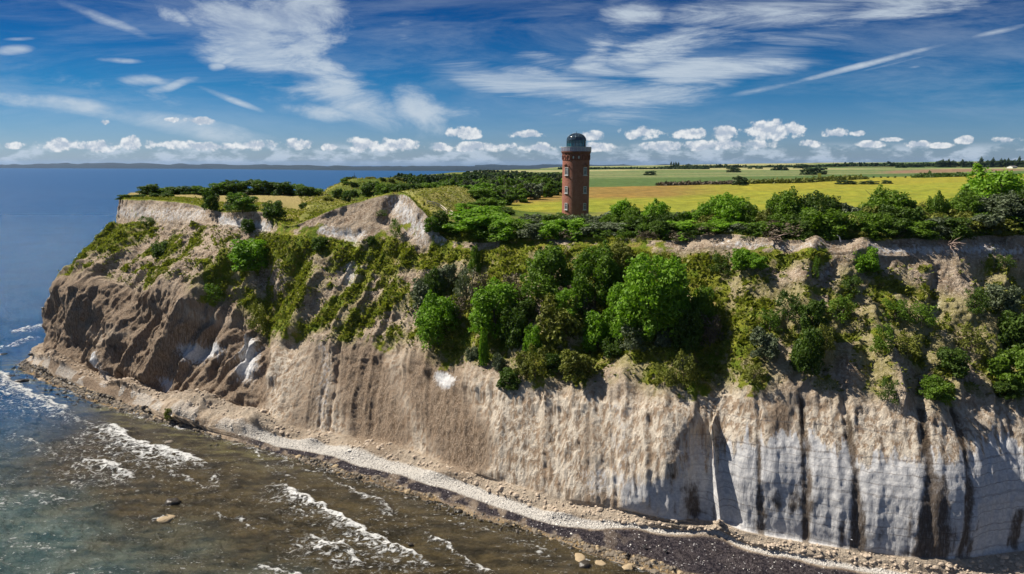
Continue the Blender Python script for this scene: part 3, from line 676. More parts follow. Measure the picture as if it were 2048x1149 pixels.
wash = np.exp(-((dsh - .2) / 1.1) ** 2) * .55 * (fbm(np.stack([SX / 3, SY / 3, SX * 0], -1), 3, 223) * 1.3)
wash *= np.where(SX < -70, 1.25, .7)
foam = np.maximum(foam, wash)
spx, spy = proj(np.stack([SX, SY, SX * 0 + SEA], -1))
shallow = (1 - sst(dsh + (fbm(np.stack([SX / 12, SY / 12, SX * 0], -1), 3, 225) - .5) * 24, 20, 44)) * sst(SX, -112, -84)
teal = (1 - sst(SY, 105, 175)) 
very = (1 - sst(dsh, 1, 10)) * sst(-SX, 30, 60)
me = mesh_np('sea', np.stack([SX, SY, SZ], -1).reshape(-1, 3), gridfaces(*SX.shape)[:, ::-1])
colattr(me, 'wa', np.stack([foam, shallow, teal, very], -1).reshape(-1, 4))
mw, t, o = newmat('sea_water')
b = t.new('ShaderNodeBsdfPrincipled'); g0 = t.new('ShaderNodeTexCoord'); OB = g0.outputs['Object']
a = t.new('ShaderNodeAttribute', attribute_name='wa'); s = t.new('ShaderNodeSeparateColor'); t.link(a.outputs['Color'], s.inputs[0])
fo, sw, te, ve = s.outputs[0], s.outputs[1], s.outputs[2], a.outputs['Alpha']
nA = t.noise(OB, .05, 5, .6); nB = t.noise(t.mapping(OB, rot=(0, 0, .5), scale=(.25, 1, 1)), .55, 6, .65)
deep = t.mix(t.ss(nA, .35, .65), (.003, .052, .150), (.006, .070, .185))
tl = t.mix(t.ss(nB, .35, .68), (.030, .060, .060), (.115, .145, .120))
c = t.mix(te, deep, tl)
brn = t.mix(t.ss(nB, .36, .64), (.022, .015, .006), (.080, .056, .022))
c = t.mix(t.math('MULTIPLY', sw, .92), c, brn)
c = t.mix(t.math('MULTIPLY', ve, t.ss(nB, .45, .65)), c, (.16, .15, .06))
nF = t.noise(t.mapping(OB, rot=(0, 0, .5), scale=(.6, 1, 1)), 1.3, 8, .70, .6); 
vf = t.new('ShaderNodeTexVoronoi', feature='DISTANCE_TO_EDGE'); t.link(t.mapping(OB, scale=(1, 1, 0)), vf.inputs['Vector']); vf.inputs['Scale'].default_value = 1.1
foam_glint = t.ss(t.math('ADD', fo, t.math('ADD', t.math('MULTIPLY', t.math('SUBTRACT', nF, .5), 4.2), t.math('MULTIPLY', t.ss(vf.outputs[0], .22, .0), .30))), .46, .98)
foam_glint = t.math('MULTIPLY', foam_glint, t.ss(fo, .05, .18))
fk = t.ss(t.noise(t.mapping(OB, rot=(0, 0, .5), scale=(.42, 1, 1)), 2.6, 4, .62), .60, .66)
glint_patch = t.ss(t.noise(OB, .12, 3, .6), .38, .62)
foam_glint = t.math('MAXIMUM', foam_glint, t.math('MULTIPLY', t.math('MULTIPLY', fk, glint_patch), t.math('MULTIPLY', t.math('MAXIMUM', te, .0), .85)))  # pale flecks in the water colour: painted sun glitter along with small whitecaps
t.link(t.mix(foam_glint, c, (.66, .66, .64)), b.inputs['Base Color'])
sr = t.new('ShaderNodeSeparateXYZ'); t.link(OB, sr.inputs[0]); t.link(t.math('ADD', t.math('ADD', t.math('MULTIPLY', foam_glint, .6), .14), t.math('MULTIPLY', t.ss(sr.outputs[1], 200, 1500), .30)), b.inputs['Roughness'])
b.inputs['IOR'].default_value = 1.33; b.inputs['Specular IOR Level'].default_value = .45
w1 = t.noise(t.mapping(OB, rot=(0, 0, .52), scale=(.42, 1, 1)), .85, 6, .62); w2 = t.noise(t.mapping(OB, rot=(0, 0, -.35), scale=(.6, 1, 1)), 3.4, 4, .62)
w3 = t.noise(t.mapping(OB, rot=(0, 0, .35), scale=(.3, 1, 1)), .09, 5, .6)
h = t.math('ADD', t.math('MULTIPLY', w1, .75), t.math('ADD', t.math('MULTIPLY', w2, .36), t.math('MULTIPLY', w3, 1.6)))
h = t.math('ADD', h, t.math('MULTIPLY', foam_glint, .25)); h = t.math('ADD', h, t.math('MULTIPLY', t.noise(OB, 8, 2, .6), .13))
bp = t.new('ShaderNodeBump'); bp.inputs['Strength'].default_value = 1; bp.inputs['Distance'].default_value = 1.15; sq = t.new('ShaderNodeSeparateXYZ'); t.link(OB, sq.inputs[0]); t.link(t.math('SUBTRACT', 1.0, t.math('MULTIPLY', t.ss(sq.outputs[1], 250, 3500), .55)), bp.inputs['Strength']); t.link(h, bp.inputs['Height']); t.link(bp.outputs[0], b.inputs['Normal'])
t.link(b.outputs[0], o.inputs[0]); me.materials.append(mw)
sea = obj('sea', me); sea['kind'] = 'structure'
# ================================================================== HELPERS FOR THINGS
class MB:
    """collects boxes, lathes, tubes and prisms into ONE mesh"""
    def __init__(s): s.v = []; s.f = []
    def add(s, V_, F_, M_=None):
        k = len(s.v)
        for p in V_:
            p = Vector(p); s.v.append(tuple(M_ @ p if M_ else p))
        s.f += [tuple(i + k for i in f) for f in F_]
    def box(s, c, d, M_=None):
        x, y, z = d[0] / 2, d[1] / 2, d[2] / 2; cx, cy, cz = c
        V_ = [(cx + a * x, cy + b_ * y, cz + e * z) for a in (-1, 1) for b_ in (-1, 1) for e in (-1, 1)]
        s.add(V_, [(0,1,3,2),(4,6,7,5),(0,4,5,1),(2,3,7,6),(0,2,6,4),(1,5,7,3)], M_)
    def lathe(s, prof, n=48, a0=0, a1=2 * math.pi, M_=None):
        full = abs(a1 - a0 - 2 * math.pi) < 1e-6; m = n if full else n + 1; V_ = []; F_ = []
        for r, z in prof:
            for i in range(m):
                a = a0 + (a1 - a0) * i / n; V_.append((r * math.cos(a), r * math.sin(a), z))
        for j in range(len(prof) - 1):
            for i in range(n):
                i2 = (i + 1) % m; F_.append((j * m + i, j * m + i2, (j + 1) * m + i2, (j + 1) * m + i))
        s.add(V_, F_, M_)
    def tube(s, pts, rad, n=6):
        pts = [Vector(p) for p in pts]; rad = rad if isinstance(rad, (list, tuple)) else [rad] * len(pts); V_ = []; F_ = []
        for i, p in enumerate(pts):
            d = (pts[min(i + 1, len(pts) - 1)] - pts[max(i - 1, 0)]).normalized()
            a = d.cross(Vector((0, 0, 1)));
            if a.length < .05: a = d.cross(Vector((1, 0, 0)))
            a.normalize(); b_ = d.cross(a)
            for k in range(n):
                t_ = 2 * math.pi * k / n; V_.append(p + (a * math.cos(t_) + b_ * math.sin(t_)) * rad[i])
        for i in range(len(pts) - 1):
            for k in range(n): F_.append((i * n + k, i * n + (k + 1) % n, (i + 1) * n + (k + 1) % n, (i + 1) * n + k))
        F_.append(tuple(range(n))[::-1]); F_.append(tuple((len(pts) - 1) * n + k for k in range(n)))
        s.add(V_, F_)
    def build(s, name, mat, parent=None, smooth=False):
        me = bpy.data.meshes.new(name); me.from_pydata(s.v, [], s.f); me.update()
        if mat: me.materials.append(mat)
        if smooth:
            me.polygons.foreach_set('use_smooth', [True] * len(me.polygons)); me.set_sharp_from_angle(angle=math.radians(35))
        return obj(name, me, parent)

bpy.context.view_layer.update()
def cast(px, py):
    """point of the terrain seen at a pixel (cliff, ground), from the camera's place"""
    o_ = Vector((0, 0, CZ)); d = Vector(ray(px, py)).normalized(); best = None
    for ob in (cliff, gro):
        ok, loc, nrm, _ = ob.ray_cast(o_, d)
        if ok and (best is None or loc.length < best.length): best = loc
    return best
def ground_at(x, y):
    best = None
    for ob in (cliff, gro):
        ok, loc, nrm, _ = ob.ray_cast(Vector((x, y, 80)), Vector((0, 0, -1)))
        if ok and (best is None or loc.z > best): best = loc.z
    return best if best is not None else 0.0

# ================================================================== THE ROUND BRICK TOWER
def brick_mat(name, c1, c2):
    m, t, o = newmat(name); b = t.new('ShaderNodeBsdfPrincipled'); t.link(b.outputs[0], o.inputs[0]); b.inputs['Roughness'].default_value = .85; b.inputs['Specular IOR Level'].default_value = .2
    g0 = t.new('ShaderNodeTexCoord'); s = t.new('ShaderNodeSeparateXYZ'); t.link(g0.outputs['Object'], s.inputs[0])
    ang = t.math('ARCTAN2', s.outputs[1], s.outputs[0]); cb_ = t.new('ShaderNodeCombineXYZ'); t.link(t.math('MULTIPLY', ang, 3.5), cb_.inputs[0]); t.link(s.outputs[2], cb_.inputs[1])
    br = t.new('ShaderNodeTexBrick'); t.link(cb_.outputs[0], br.inputs[0]); br.inputs['Scale'].default_value = 1; br.inputs['Brick Width'].default_value = .27; br.inputs['Row Height'].default_value = .085; br.inputs['Mortar Size'].default_value = .008
    br.inputs['Color1'].default_value = (*c1, 1); br.inputs['Color2'].default_value = (*c2, 1); br.inputs['Mortar'].default_value = (.30, .22, .18, 1)
    n = t.noise(g0.outputs['Object'], .9, 6, .65); n2 = t.noise(t.mapping(g0.outputs['Object'], scale=(1, 1, .12)), 2.0, 4)
    n3 = t.noise(t.mapping(g0.outputs['Object'], scale=(.15, .15, 1)), 1.1, 4)
    c = t.mix(t.math('MULTIPLY', t.ss(n, .4, .7), .5), br.outputs[0], (.19, .070, .050)); c = t.mix(t.math('MULTIPLY', t.ss(n2, .52, .7), .35), c, (.40, .20, .14))
    c = t.mix(t.math('MULTIPLY', t.ss(n3, .5, .7), .3), c, (.22, .09, .065)); t.link(c, b.inputs['Base Color'])
    bp = t.new('ShaderNodeBump'); bp.inputs['Distance'].default_value = .02; t.link(br.outputs['Fac'], bp.inputs['Height']); bp.invert = True; t.link(bp.outputs[0], b.inputs['Normal'])
    return m
m_brick = brick_mat('red_brick', (.38, .15, .105), (.29, .11, .08)); m_brick2 = brick_mat('dark_brick', (.22, .072, .052), (.17, .060, .045))
m_white = simple('white_paint', (.50, .50, .50), .55, 0, .08); m_par = simple('zinc_parapet', (.30, .29, .36), .45, .55, .2, 2.5)
m_frame = simple('grey_steel', (.08, .11, .13), .35, .5, .15)
def glassy(name, col, rough, alpha, spec=.7):
    m, t, o = newmat(name); b = t.new('ShaderNodeBsdfPrincipled'); t.link(b.outputs[0], o.inputs[0])
    b.inputs['Base Color'].default_value = (*col, 1); b.inputs['Roughness'].default_value = rough; b.inputs['Alpha'].default_value = alpha; b.inputs['Specular IOR Level'].default_value = spec
    return m
m_pane = glassy('window_glass', (.025, .045, .065), .12, 1); m_lant = glassy('lantern_glass', (.03, .15, .19), .06, .8); m_dome = glassy('dome_glass', (.03, .05, .07), .10, .97, 1.0)
TY = 180.0; tb = at_y(1150.3, 440, TY); RT = 3.42
tz = lambda py: at_y(1150, py, TY)[2] - 0
TB = float(groundz(tb[0], TY)) - .3
tower = empty('brick_tower', (float(tb[0]), TY, TB)); tag(tower, 'tall round red brick tower with a glass dome behind the cliff edge scrub', 'tower')
H = lambda py: tz(py) - TB
zc = H(304.5)
m = MB(); m.lathe([(RT + .12, 0), (RT + .12, .9), (RT, 1.0), (RT, zc - .2)], 72); m.build('wall', m_brick, tower, True)
m = MB(); m.lathe([(RT, zc - .65), (RT + .10, zc - .62), (RT + .10, zc - .45), (RT + .22, zc - .38), (RT + .22, zc - .15), (RT + .38, zc - .08), (RT + .38, zc + .12), (RT - .4, zc + .12)], 72); m.build('cornice', m_brick2, tower, True)
m = MB(); m.lathe([(RT - .4, zc + .13), (RT + .30, zc + .13), (RT + .30, zc + .25), (RT + .36, zc + .25), (RT + .36, H(295.2)), (RT + .26, H(295.2)), (RT + .26, zc + .3), (RT - .4, zc + .3)], 72)
m.build('parapet', m_par, tower, True)
m = MB()
for k in range(24):
    a = 2 * math.pi * k / 24; M_ = Matrix.Rotation(a, 4, 'Z'); m.box((RT + .38, 0, (zc + .25 + H(295.2)) / 2), (.05, .08, H(295.2) - zc - .25), M_)
m.lathe([(RT + .41, H(295.4)), (RT + .41, H(295.4) + .09), (RT + .22, H(295.4) + .09), (RT + .22, H(295.4)), (RT + .41, H(295.4))], 72); m.build('railing', m_white, tower)
RL = 2.42; zl0, zl1, zd = zc + .3, H(281), H(267.3)
m = MB(); m.lathe([(RL - .03, zl0), (RL - .03, zl1)], 16); lg = m.build('lantern', m_lant, tower)
m = MB(); m.lathe([(RL + .04, zl0), (RL + .04, zl0 + .45), (RL - .1, zl0 + .45)], 32); m.build('lantern_base', m_white, tower)
for k in range(16):
    m = MB(); m.box((RL, 0, (zl0 + zl1) / 2), (.10, .10, zl1 - zl0), Matrix.Rotation(2 * math.pi * (k + .5) / 16, 4, 'Z')); m.build('mullion', m_frame, tower)
m = MB(); m.lathe([(RL + .05, zl1 - .55), (RL + .05, zl1 - .45), (RL - .06, zl1 - .45), (RL - .06, zl1 - .55), (RL + .05, zl1 - .55)], 48); m.lathe([(RL + .09, zl1 - .1), (RL + .09, zl1 + .06), (RL - .1, zl1 + .06)], 48); m.build('lantern_ring', m_frame, tower, True)
hd = zd - zl1
dprof = [(RL * math.cos(a), zl1 + .02 + hd * math.sin(a)) for a in np.linspace(0, math.pi / 2 - .02, 12)]
m = MB(); m.lathe(dprof, 24); dome = m.build('dome', m_dome, tower, True)
m = MB()
for k in range(16):
    a = 2 * math.pi * (k + .5) / 16
    m.tube([((r + .03) * math.cos(a), (r + .03) * math.sin(a), z + .02) for r, z in dprof], .035, 5)
for j in (3, 6, 9): r, z = dprof[j]; m.lathe([(r + .05, z - .03), (r + .06, z + .04), (r, z + .05)], 32)
m.build('dome_ribs', m_frame, dome)
m = MB(); m.tube([(0, 0, zd - .05), (0, 0, zd + .2), (0, 0, zd + .5)], [.10, .06, .03], 8); m.build('finial', m_frame, tower)
m = MB(); m.lathe([(.0, zl0 + .9), (.7, zl0 + .9), (.7, zl0 + .02)], 16); m.build('inner_column', m_white, tower)
def front_a(off): return -math.pi / 2 + off + math.atan2(-tb[0], TY) * -1   # offset from the side that faces the camera's place
FA = math.atan2(-TY, -tb[0])
def win(off, z0, z1, wd, pediment):
    M_ = Matrix.Rotation(FA + off, 4, 'Z'); h = z1 - z0; zc_ = (z0 + z1) / 2
    f = MB(); bw = .11
    f.box((RT + .03, -wd / 2 + bw / 2, zc_), (.16, bw, h), M_); f.box((RT + .03, wd / 2 - bw / 2, zc_), (.16, bw, h), M_)
    f.box((RT + .032, 0, z1 - .07), (.16, wd - 2 * bw, .14), M_); f.box((RT + .032, 0, z0 + .07), (.16, wd - 2 * bw, .14), M_)
    f.box((RT + .02, 0, zc_ - .0), (.12, .08, h - .28), M_); f.box((RT + .025, 0, zc_ + h * .16), (.125, wd - 2 * bw, .08), M_)
    fo_ = f.build('window', m_white, tower)
    p = MB(); p.box((RT - .01, 0, zc_), (.1, wd - .2, h - .1), M_); p.build('pane', m_pane, fo_)
    s_ = MB(); s_.box((RT + .08, 0, z0 - .09), (.3, wd + .28, .16), M_); s_.build('sill', m_white, fo_)
    if pediment:
        q = MB()
        for sg in (-1, 1):
            V_ = [(RT + .0, sg * (wd / 2 + .32), z1 + .18), (RT + .0, 0, z1 + .80), (RT + .0, 0, z1 + 1.02), (RT + .0, sg * (wd / 2 + .32), z1 + .38)]
            V_ += [(RT + .24, y, z) for x, y, z in V_]
            q.add(V_, [(0,1,2,3),(4,7,6,5),(0,4,5,1),(1,5,6,2),(2,6,7,3),(3,7,4,0)], M_)
        q.build('hood', m_brick2, fo_)
for k, (y0, y1, wd) in enumerate([(350.5, 335, 1.05), (386, 372.5, .95), (418.5, 405.5, .92)]):
    for off in (-.74, .74): win(off, H(y0), H(y1), wd, k == 0)
    if k < 2: win(math.pi + .74, H(y0), H(y1), wd, k == 0); win(math.pi - .74, H(y0), H(y1), wd, k == 0)
# arched niches under the cornice
za0, za1 = H(319.5), H(310.5)
for k in range(16):
    a = FA + math.radians(22.5) * (k + .5) - math.radians(0) ; M_ = Matrix.Rotation(a, 4, 'Z')
    q = MB(); wdt = .62; hh_ = za1 - za0
    for sg in (-1, 1): q.box((RT + .07, sg * (wdt / 2 + .09), za0 + hh_ * .3), (.16, .17, hh_ * .6), M_)
    n_a = 8; ro, ri = wdt / 2 + .18, wdt / 2 - .02; zq = za0 + hh_ * .6
    V_ = []; F_ = []
    for i in range(n_a + 1):
        t_ = math.pi * i / n_a
        for r in (ri, ro):
            for x in (RT - .05, RT + .155): V_.append((x, r * math.cos(t_), zq + r * 1.1 * math.sin(t_)))
    for i in range(n_a):
        b0 = i * 4; b1 = b0 + 4
        for e0, e1 in ((0, 1), (1, 3), (3, 2), (2, 0)): F_.append((b0 + e0, b0 + e1, b1 + e1, b1 + e0))
    q.add(V_, F_, M_); arch = q.build('arch', m_brick2, tower)
    if k % 1 == 0 and k in (0, 15, 7, 8):
        q = MB(); q.box((RT + .01, 0, za0 + hh_ * .45), (.10, .36, hh_ * .5), M_); q.build('small_window', m_white if k in (15, 0) else m_pane, arch)
m = MB(); m.lathe([(RT, za0 - .2), (RT + .09, za0 - .17), (RT + .09, za0 - .02), (RT, za0)], 72); m.build('string_course', m_brick2, tower, True)

# ================================================================== FOLIAGE PROTOTYPES
def leafmat(name, c1, c2, trans=.36):
    c1 = tuple(x * 1.18 for x in c1); c2 = tuple(x * 1.18 for x in c2)
    m, t, o = newmat(name)
    a = t.new('ShaderNodeAttribute', attribute_name='tint'); oi = t.new('ShaderNodeObjectInfo'); s = t.new('ShaderNodeSeparateColor'); t.link(a.outputs['Color'], s.inputs[0])
    f = t.math('ADD', t.math('MULTIPLY', s.outputs[0], .8), t.math('MULTIPLY', oi.outputs['Random'], .3))
    c = t.mix(t.math('MINIMUM', f, 1.0), c1, c2)
    c = t.mix(t.math('MULTIPLY', s.outputs[1], .35), c, tuple(x * .55 for x in c1))
    b = t.new('ShaderNodeBsdfPrincipled'); t.link(c, b.inputs['Base Color']); b.inputs['Roughness'].default_value = .6; b.inputs['Specular IOR Level'].default_value = .25
    tr = t.new('ShaderNodeBsdfTranslucent'); t.link(t.mix(1.0, c, (1.1, 1.25, .6), 'MULTIPLY'), tr.inputs[0])
    mx = t.new('ShaderNodeMixShader'); mx.inputs[0].default_value = trans; t.link(b.outputs[0], mx.inputs[1]); t.link(tr.outputs[0], mx.inputs[2]); t.link(mx.outputs[0], o.inputs[0])
    return m
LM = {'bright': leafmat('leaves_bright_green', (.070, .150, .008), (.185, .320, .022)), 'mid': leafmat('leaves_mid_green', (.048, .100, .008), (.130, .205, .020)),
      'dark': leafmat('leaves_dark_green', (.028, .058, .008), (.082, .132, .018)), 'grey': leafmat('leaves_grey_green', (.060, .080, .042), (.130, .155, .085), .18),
      'olive': leafmat('leaves_olive', (.080, .095, .014), (.185, .195, .032), .2), 'brown': leafmat('bare_twigs', (.070, .056, .034), (.150, .120, .078), .05),
      'far': leafmat('leaves_far', (.022, .046, .014), (.045, .078, .022), .1), 'dry': leafmat('dry_grass_blades', (.15, .155, .035), (.30, .27, .085), .3), 'grassy': leafmat('grass_blades', (.110, .135, .014), (.260, .255, .050), .3)}
bark = simple('bark', (.10, .08, .06), .9, 0, .3, 6)
def crown(name, nl, leaf, nlump, seed, kind='round', shell=.55):
    r = np.random.default_rng(seed); lumps = []
    for i in range(nlump):
        a = r.uniform(0, 2 * math.pi)
        if kind == 'round':
            zz = r.uniform(.12, .86); rr = .36 * math.sin(math.pi * min(.97, .22 + zz * .78)) ** .7 * r.uniform(.35, 1) ** .5
            sz = r.uniform(.06, .16)
        elif kind == 'cone':
            zz = r.uniform(.08, .92); rr = .40 * (1 - zz) ** .75 * r.uniform(.3, 1) ** .5 + .02; sz = r.uniform(.07, .15) * (1.15 - .4 * zz)
        elif kind == 'poplar':
            zz = r.uniform(.08, .90); rr = .22 * math.sin(math.pi * (.15 + zz * .8)) * r.uniform(.3, 1); sz = r.uniform(.12, .22)
        else:   # wide low
            zz = r.uniform(.05, .75); rr = .40 * math.sqrt(max(.05, 1 - zz ** 2)) * r.uniform(.2, 1) ** .5; sz = r.uniform(.08, .17)
        lumps.append((rr * math.cos(a), rr * math.sin(a), zz, sz, r.uniform(0, 1)))
    # small outlying sprays make the outline uneven
    for i in range(int(nlump * .8)):
        x, y, z, sz, q_ = lumps[r.integers(0, nlump)]; d = np.array([x, y, (z - .45) * .9 + .12]); d /= np.linalg.norm(d) + 1e-6
        k = sz * r.uniform(.8, 1.25); lumps.append((x + d[0] * k, y + d[1] * k, max(.05, z + d[2] * k * 1.1), sz * r.uniform(.28, .5), r.uniform(.3, 1)))
    nlump = len(lumps)
    lumps = np.array(lumps); pr = lumps[:, 3] ** 2; pr /= pr.sum(); idx = r.choice(nlump, nl, p=pr); L = lumps[idx]
    d = r.normal(size=(nl, 3)); d[:, 2] += .35; d /= np.linalg.norm(d, axis=1, keepdims=True)
    rad = L[:, 3] * (shell + (1.18 - shell) * r.uniform(0, 1, nl) ** .6)
    P = L[:, :3] + d * rad[:, None]; P[:, 2] = np.maximum(P[:, 2], .01)
    nrm = d * .75 + r.normal(size=(nl, 3)) * .55; nrm /= np.linalg.norm(nrm, axis=1, keepdims=True)
    tv = np.cross(nrm, r.normal(size=(nl, 3))); tv /= np.linalg.norm(tv, axis=1, keepdims=True); bv = np.cross(nrm, tv)
    sz = leaf * r.uniform(.6, 1.4, nl)[:, None]
    V_ = np.stack([P - tv * sz, P - bv * sz * .55 , P + tv * sz * 1.0, P + bv * sz * .55], 1).reshape(-1, 3)
    me = mesh_np(name, V_, np.arange(nl * 4).reshape(-1, 4), LM['mid'], False)
    tint = np.clip(L[:, 4] * .45 + r.uniform(0, .55, nl), 0, 1); tw = (r.uniform(0, 1, nl) < .18) * 1.0
    colattr(me, 'tint', np.repeat(np.stack([tint, tw, tint * 0], -1), 4, 0)); return me
def trunk(name, h, seed, n=6):
    r = random.Random(seed); m = MB()
    def br(p, d, L, rad, dep):
        pts = [p]; rr = [rad]
        for i in range(3):
            d = (d + Vector((r.uniform(-.18, .18), r.uniform(-.18, .18), .06))).normalized(); p = p + d * L / 3; pts.append(p); rr.append(rad * (1 - .22 * (i + 1)))
        m.tube(pts, rr, 5)
        if dep:
            for k in range(3 if dep > 1 else 2):
                q = pts[r.randint(1, 3)]; a = r.uniform(0, 6.28); br(q, (d * .6 + Vector((math.cos(a), math.sin(a), .45)) * .8).normalized(), L * .62, rad * .5, dep - 1)
    br(Vector((0, 0, -.04)), Vector((0, 0, 1)), h, .028, 2)
    me = bpy.data.meshes.new(name); me.from_pydata(m.v, [], m.f); me.materials.append(bark); return me
PT = {'tree': [crown('crown', 10000, .024, 60, 11), crown('crown', 10000, .024, 74, 12), crown('crown', 10000, .023, 48, 13)],
      'cone': [crown('crown', 8000, .025, 60, 14, 'cone'), crown('crown', 8000, .025, 70, 15, 'cone')],
      'bush': [crown('foliage', 4200, .037, 34, 16, 'low'), crown('foliage', 4200, .037, 40, 17, 'low'), crown('foliage', 4200, .036, 26, 18, 'low')],
      'wood': [crown('crown', 2600, .055, 16, 19, shell=.75), crown('crown', 2600, .055, 20, 20, shell=.75)],
      'sparse': [crown('foliage', 1500, .030, 30, 21, 'low', .2), crown('foliage', 1500, .030, 34, 22, 'low', .2)],
      'copse': [crown('crown', 3200, .042, 26, 27, 'low', .7)], 'poplar': [crown('crown', 900, .07, 22, 23, 'poplar')], 'tiny': [crown('crown', 500, .09, 16, 24, 'low'), crown('crown', 500, .09, 14, 25, 'low')]}
TK = [trunk('trunk', .55, 1), trunk('trunk', .5, 2), trunk('stems', .38, 3)]
def plant(name, cat, label, base, h, wd, shape, leaf, group=None, rz=None, notrunk=False):
    e = empty(name, base, random.uniform(0, 6.28) if rz is None else rz); e.scale = (wd * 1.12, wd * 1.12, h)
    tag(e, label, cat, group)
    me = random.choice(PT[shape]); o_ = obj(me.name.split('.')[0], me, e)
    o_.material_slots[0].link = 'OBJECT'; o_.material_slots[0].material = LM[leaf]
    if not notrunk:
        tk = TK[2] if shape in ('bush', 'sparse') else random.choice(TK[:2]); obj(tk.name.split('.')[0], tk, e)
    return e
def at_slope(px, pyb, pyt, wpx, shape, leaf, label, name=None, cat=None, group=None):
    b_ = cast(px, pyb)
    if b_ is None: print('MISS', label); return
    dep = b_.y * cp - (b_.z - CZ) * sp; top_ = at_y(px, pyt, b_.y)[2]
    h = max(.6, top_ - b_.z + .25); wd = wpx / F * dep
    nm = name or {'tree': 'leafy_tree', 'cone': 'pointed_tree', 'bush': 'bush', 'sparse': 'shrub', 'wood': 'tree', 'poplar': 'poplar_tree', 'tiny': 'tree'}[shape]
    return plant(nm, cat or ('tree' if 'tree' in nm else 'bush' if nm == 'bush' else 'shrub'), label, (b_.x, b_.y, b_.z - .2), h, wd, shape, leaf, group, notrunk=(shape in ('tiny', 'copse')))
def at_dist(px, Y, pyt, wpx, shape, leaf, label, name=None, cat=None, group=None, minh=1.2, lowh=None):
    p = at_y(px, 400, Y); gz = ground_at(p[0], Y); dep = Y * cp - (gz - CZ) * sp
    x = (px - 1024) / F * dep; gz = ground_at(x, Y); top_ = at_y(px, pyt, Y)[2]; h = max(minh, top_ - gz + .2, .42 * wpx / F * dep)
    if lowh: h = lowh
    nm = name or {'tree': 'leafy_tree', 'cone': 'pointed_tree', 'bush': 'bush', 'sparse': 'shrub', 'wood': 'tree', 'poplar': 'poplar_tree', 'tiny': 'tree'}[shape]
    return plant(nm, cat or ('tree' if 'tree' in nm else 'bush' if nm == 'bush' else 'shrub'), label, (x, Y, gz - .2), h, wpx / F * dep, shape, leaf, group, notrunk=(shape in ('tiny', 'copse')))

